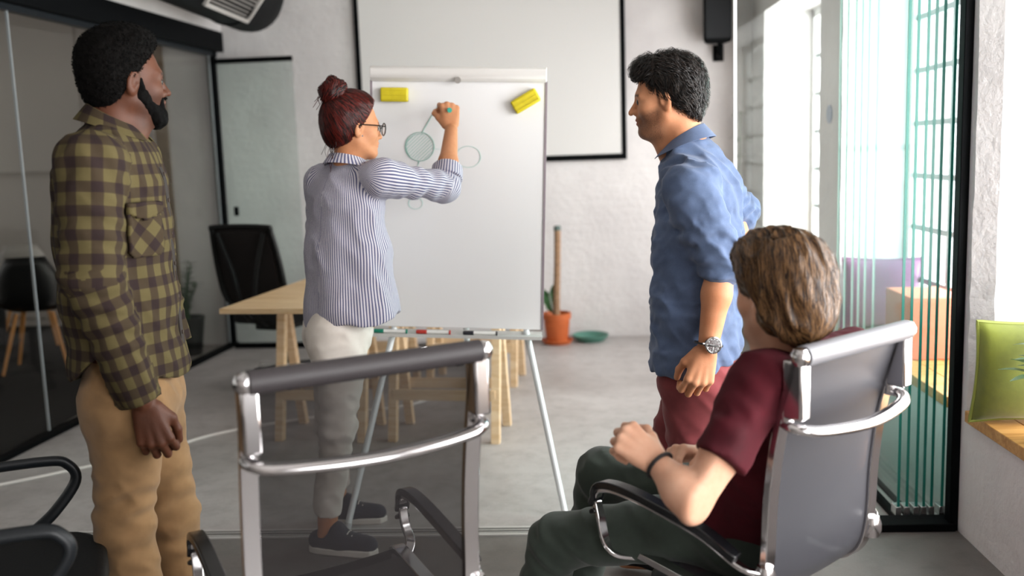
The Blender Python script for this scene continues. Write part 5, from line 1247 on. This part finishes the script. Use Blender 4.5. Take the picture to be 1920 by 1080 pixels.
# ---------------------------------------------------------------- seated man in maroon
def man_seated():
    f = nrm(V(-.66, .75, 0)); l = np.cross(Z, f)
    ORG[0] = V(.45, 2.40, 0)
    M_skin = skin_mat('fair_skin', rgb('dcae94'), rgb('6b4a3a'), rgb('b9685c'), rgb('cf977a'))
    M_hair = hair_mat('warm_brown_hair', '281810', '86623e', .42, .45)
    M_tee = cloth_mat('maroon_jersey', '52101d', '3d0b15', rough=.85, sheen=0.0); M_tr = cloth_mat('dark_green_chino', '39423b', '2c342e', rough=.8)
    hc = at(1456, 545, 2.22); F_ = Frame(hc, V(-.52, .85, -.06), V(-.02, .03, 1), .99)
    nb = at(1475, 655, 2.235); sL = at(1428, 716, 2.12); sR = sL-l*.36; el = at(1308, 948, 1.985); wr = at(1238, 874, 2.07)
    mid = (sL+sR)/2; pel = V(.46, 2.42, .50); c1 = mid-Z*.06; c2 = mid*.5+pel*.5+V(.03, -.03, 0)
    hL = pel+l*.075; hR = pel-l*.09; kL = at(1042, 1016, 2.53); kR = V(.10, 2.74, .50); aL = at(950, 1190, 2.33); aL[2] = .10; aL[0] = kL[0]-.09; aL[1] = 2.55; aR = V(.02, 2.86, .10)
    elR = sR+V(.02, .06, -.27); wrR = at(1318, 850, 2.36)
    lo, hi = bbox([hc+Z*.14, sL, sR, el, wr, pel, kL, kR, aL-Z*.1, aR-Z*.1, aL+V(-.2, .1, 0), elR, wrR, at(1185, 850, 2.1)], .10); lo[2] = 0
    S = Sculpt(lo, hi, .012, [(hc-.13, hc+.13, .0032), (wr-V(.14, .08, .06), wr+V(.14, .35, .10), .0035), (wr-V(.05, .05, .12), sL+V(.05, .05, 0), .006)])
    head(S, F_)
    S.add(cone(F_.p(0, -.028, -.05), nb-Z*.02, .056, .062), .03); S.add(cone(F_.p(0, .03, -.10), nb+f*.05-Z*.04, .034, .045), .03)
    loft(S, [(nb-Z*.05, .09, .06), (c1, .165, .09), (c2, .15, .10), (pel, .155, .10)], l)
    for s_, e_, w_ in ((sL, el, wr), (sR, elR, wrR)): S.add(cone(s_, s_*.4+e_*.6, .052, .050), .03); S.add(cone(s_*.4+e_*.6, e_, .050, .043), .02); S.add(cone(e_, e_*.6+w_*.4, .046, .045), .02); S.add(cone(e_*.6+w_*.4, w_, .045, .029), .02)
    for h_, k_, a_ in ((hL, kL, aL), (hR, kR, aR)): S.add(cone(h_, k_, .07, .05), .03); S.add(cone(k_, a_, .05, .036), .03); S.add(cone(a_-Z*.05+f*-.03, a_+f*.10-Z*.07, .03, .024), .02)
    hd = at(1192, 836, 2.10)-wr; hand(S, wr+nrm(hd)*.012, hd, V(-.10, -.70, .70), -1, 1.0, ((60, 70, 40), (65, 75, 45), (68, 75, 45), (70, 75, 45)), ((.6, .4, -.5), (.6, .0, -.7)))
    hdR = at(1268, 850, 2.30)-wrR; hand(S, wrR+nrm(hdR)*.01, hdR, V(.0, .55, .8), 1, 1.0, ((45, 60, 40), (52, 66, 40), (58, 70, 40), (60, 70, 40)), ((.75, .35, -.3), (.85, .0, -.4)))
    fc = nrm(V(-.664, .747, 0)); S.cut(V(.441, 2.414, .55)-fc*.195, -(fc+.18*Z), .02, lo=[a[0] for a in S.ax], hi=[9, 9, nb[2]-.06])
    body = S.mesh('person', M_skin, None, 1, colfn=face_tone(F_, .4, -.032))
    tag(body, 'man with wavy brown hair in a maroon t-shirt, seated on the chair with hands together', 'person'); P = F_.p
    for x in (-1, 1): MB().lathe([(.0128*math.cos(a), .0128*math.sin(a)) for a in np.linspace(-1.57, 1.57, 9)], 14, P(x*.032, .0742, -.006)).build('eye', mat('dark_eye', '1d1512', .2), body, smooth=True, org=ORG[0])
    # hair
    H = Sculpt(hc-.20, hc+.20, .004)
    H.add(ell(P(0, -.030, .042), V(.094, .112, .098), F_.R), 0); H.add(ell(P(0, -.062, -.020), V(.090, .080, .100), F_.R), .03); H.add(ell(P(0, .035, .085), V(.066, .070, .052), F_.R), .03)
    H.cut(P(0, .088, .05), F_.d(0, .8, -.8), .012); H.cut(P(0, .030, .0), F_.d(0, .95, -.22), .012, lo=[a[0] for a in H.ax], hi=[9, 9, P(0, 0, .040)[2]])
    for x in (-1, 1): H.add(ell(P(x*.095, .006, -.030), V(.032, .030, .042), F_.R), .012, 's')
    H.cut(P(0, -.05, -.108), F_.d(0, .35, -1), .02)
    H.wrinkle(np.array([[34, 0, 10], [0, 34, 10], [0, 0, 20]]).T, .006, 61, True, w=.03); H.wrinkle(np.eye(3)*55, .0012, 62, w=.03)
    hm = H.mesh('hair', M_hair, body, 1)
    flow = lambda q: np.stack([q[:, 0]*6, -.55+.0*q[:, 1], .10-1.0*(q[:, 1] < .0)*1.0-.6*(np.abs(q[:, 0]) > .05)], 1)
    strands(H, F_, 'hair_strands', M_hair, hm, lambda q: q[:, 2] > -.2, flow, 17000, .085, .0008, 13, 8, .003, .16, 12, grow=.2, jitter=.07)
    # t-shirt
    lo, hi = bbox([nb+Z*.03, sL, sR, el, pel-Z*.06, pel+f*.17, pel-f*.17, elR, mid+f*.15, mid-f*.15], .10); T = Sculpt(lo, hi, .0055)
    loft(T, [(nb-Z*.035, .07, .055), (nb-Z*.065, .125, .075), (c1, .182, .118), (c2, .180, .128), (pel+Z*.02, .178, .132)], l, .04)
    for s_, e_ in ((sL, el), (sR, elR)):
        ax_ = nrm(e_-s_); T.add(cone(nb-Z*.065, s_, .055, .062), .05); T.add(econe(s_, s_+ax_*.205, (.070, .074), (.064, .068), l, flat='b', rings=(.003, 3, .3, 1.0, 1.5)), .03)
    T.cut(pel-Z*.03, -Z); T.wrinkle(np.diag([9, 9, 6]), .007, 63); T.wrinkle(np.array([[14, 4, 10], [4, 14, 10], [9, -9, 14]]).T, .004, 64, True)
    fc = nrm(V(-.664, .747, 0)); T.cut(V(.441, 2.414, .55)-fc*.215, -(fc+.18*Z), .01)
    tee = T.mesh('t_shirt', M_tee, body, 1)
    pts = ring_pts(nb-Z*.012, Z+f*.40, f, .069, .071, 34); MB().tube(pts+[pts[1]], .007, 8, cap=False).build('neck_band', M_tee, tee, smooth=True, org=ORG[0])
    # trousers
    lo, hi = bbox([pel+Z*.1, aL, aR, hL, hR, kL, kR], .14); lo[2] = .06; T = Sculpt(lo, hi, .006)
    loft(T, [(pel+Z*.06, .150, .115), (pel-Z*.04, .17, .13)], l, .04)
    for h_, k_, a_ in ((hL, kL, aL), (hR, kR, aR)):
        T.add(econe(h_, k_, (.092, .088), (.074, .072), Z, rings=(.003, 5, .0, .6, 1.6)), .045); T.add(econe(k_, a_, (.070, .072), (.062, .064), l, flat='b', rings=(.0035, 5, -.3, .45, 1.4)), .03)
    T.wrinkle(np.diag([10, 10, 8]), .005, 65); T.wrinkle(np.array([[14, 4, 10], [4, 14, 10], [12, -10, 14]]).T, .0035, 66, True); T.mesh('trousers', M_tr, body, 1)
    for a_ in (aL, aR):
        U = Sculpt(V(a_[0], a_[1], 0)-V(.26, .26, 0), V(a_[0], a_[1], 0)+V(.26, .26, .17), .006); b0 = V(a_[0], a_[1], 0)
        U.add(cone(b0-f*.04+Z*.06, b0+f*.14+Z*.05, .042, .036), .0); U.add(cone(b0+Z*.06, a_+Z*.04, .046, .046), .03); U.cut(b0+Z*.004, -Z); U.mesh('shoe', mat('black_shoe', '17181a', .5), body, 1)
    w = nrm(wr-el); pts = ring_pts(wr+w*.002, w, Z, .034, .032, 26); MB().tube(pts+[pts[1]], .0045, 8, cap=False).build('bracelet', mat('black_cord', '1a1416', .6), body, smooth=True, org=ORG[0])
man_seated()
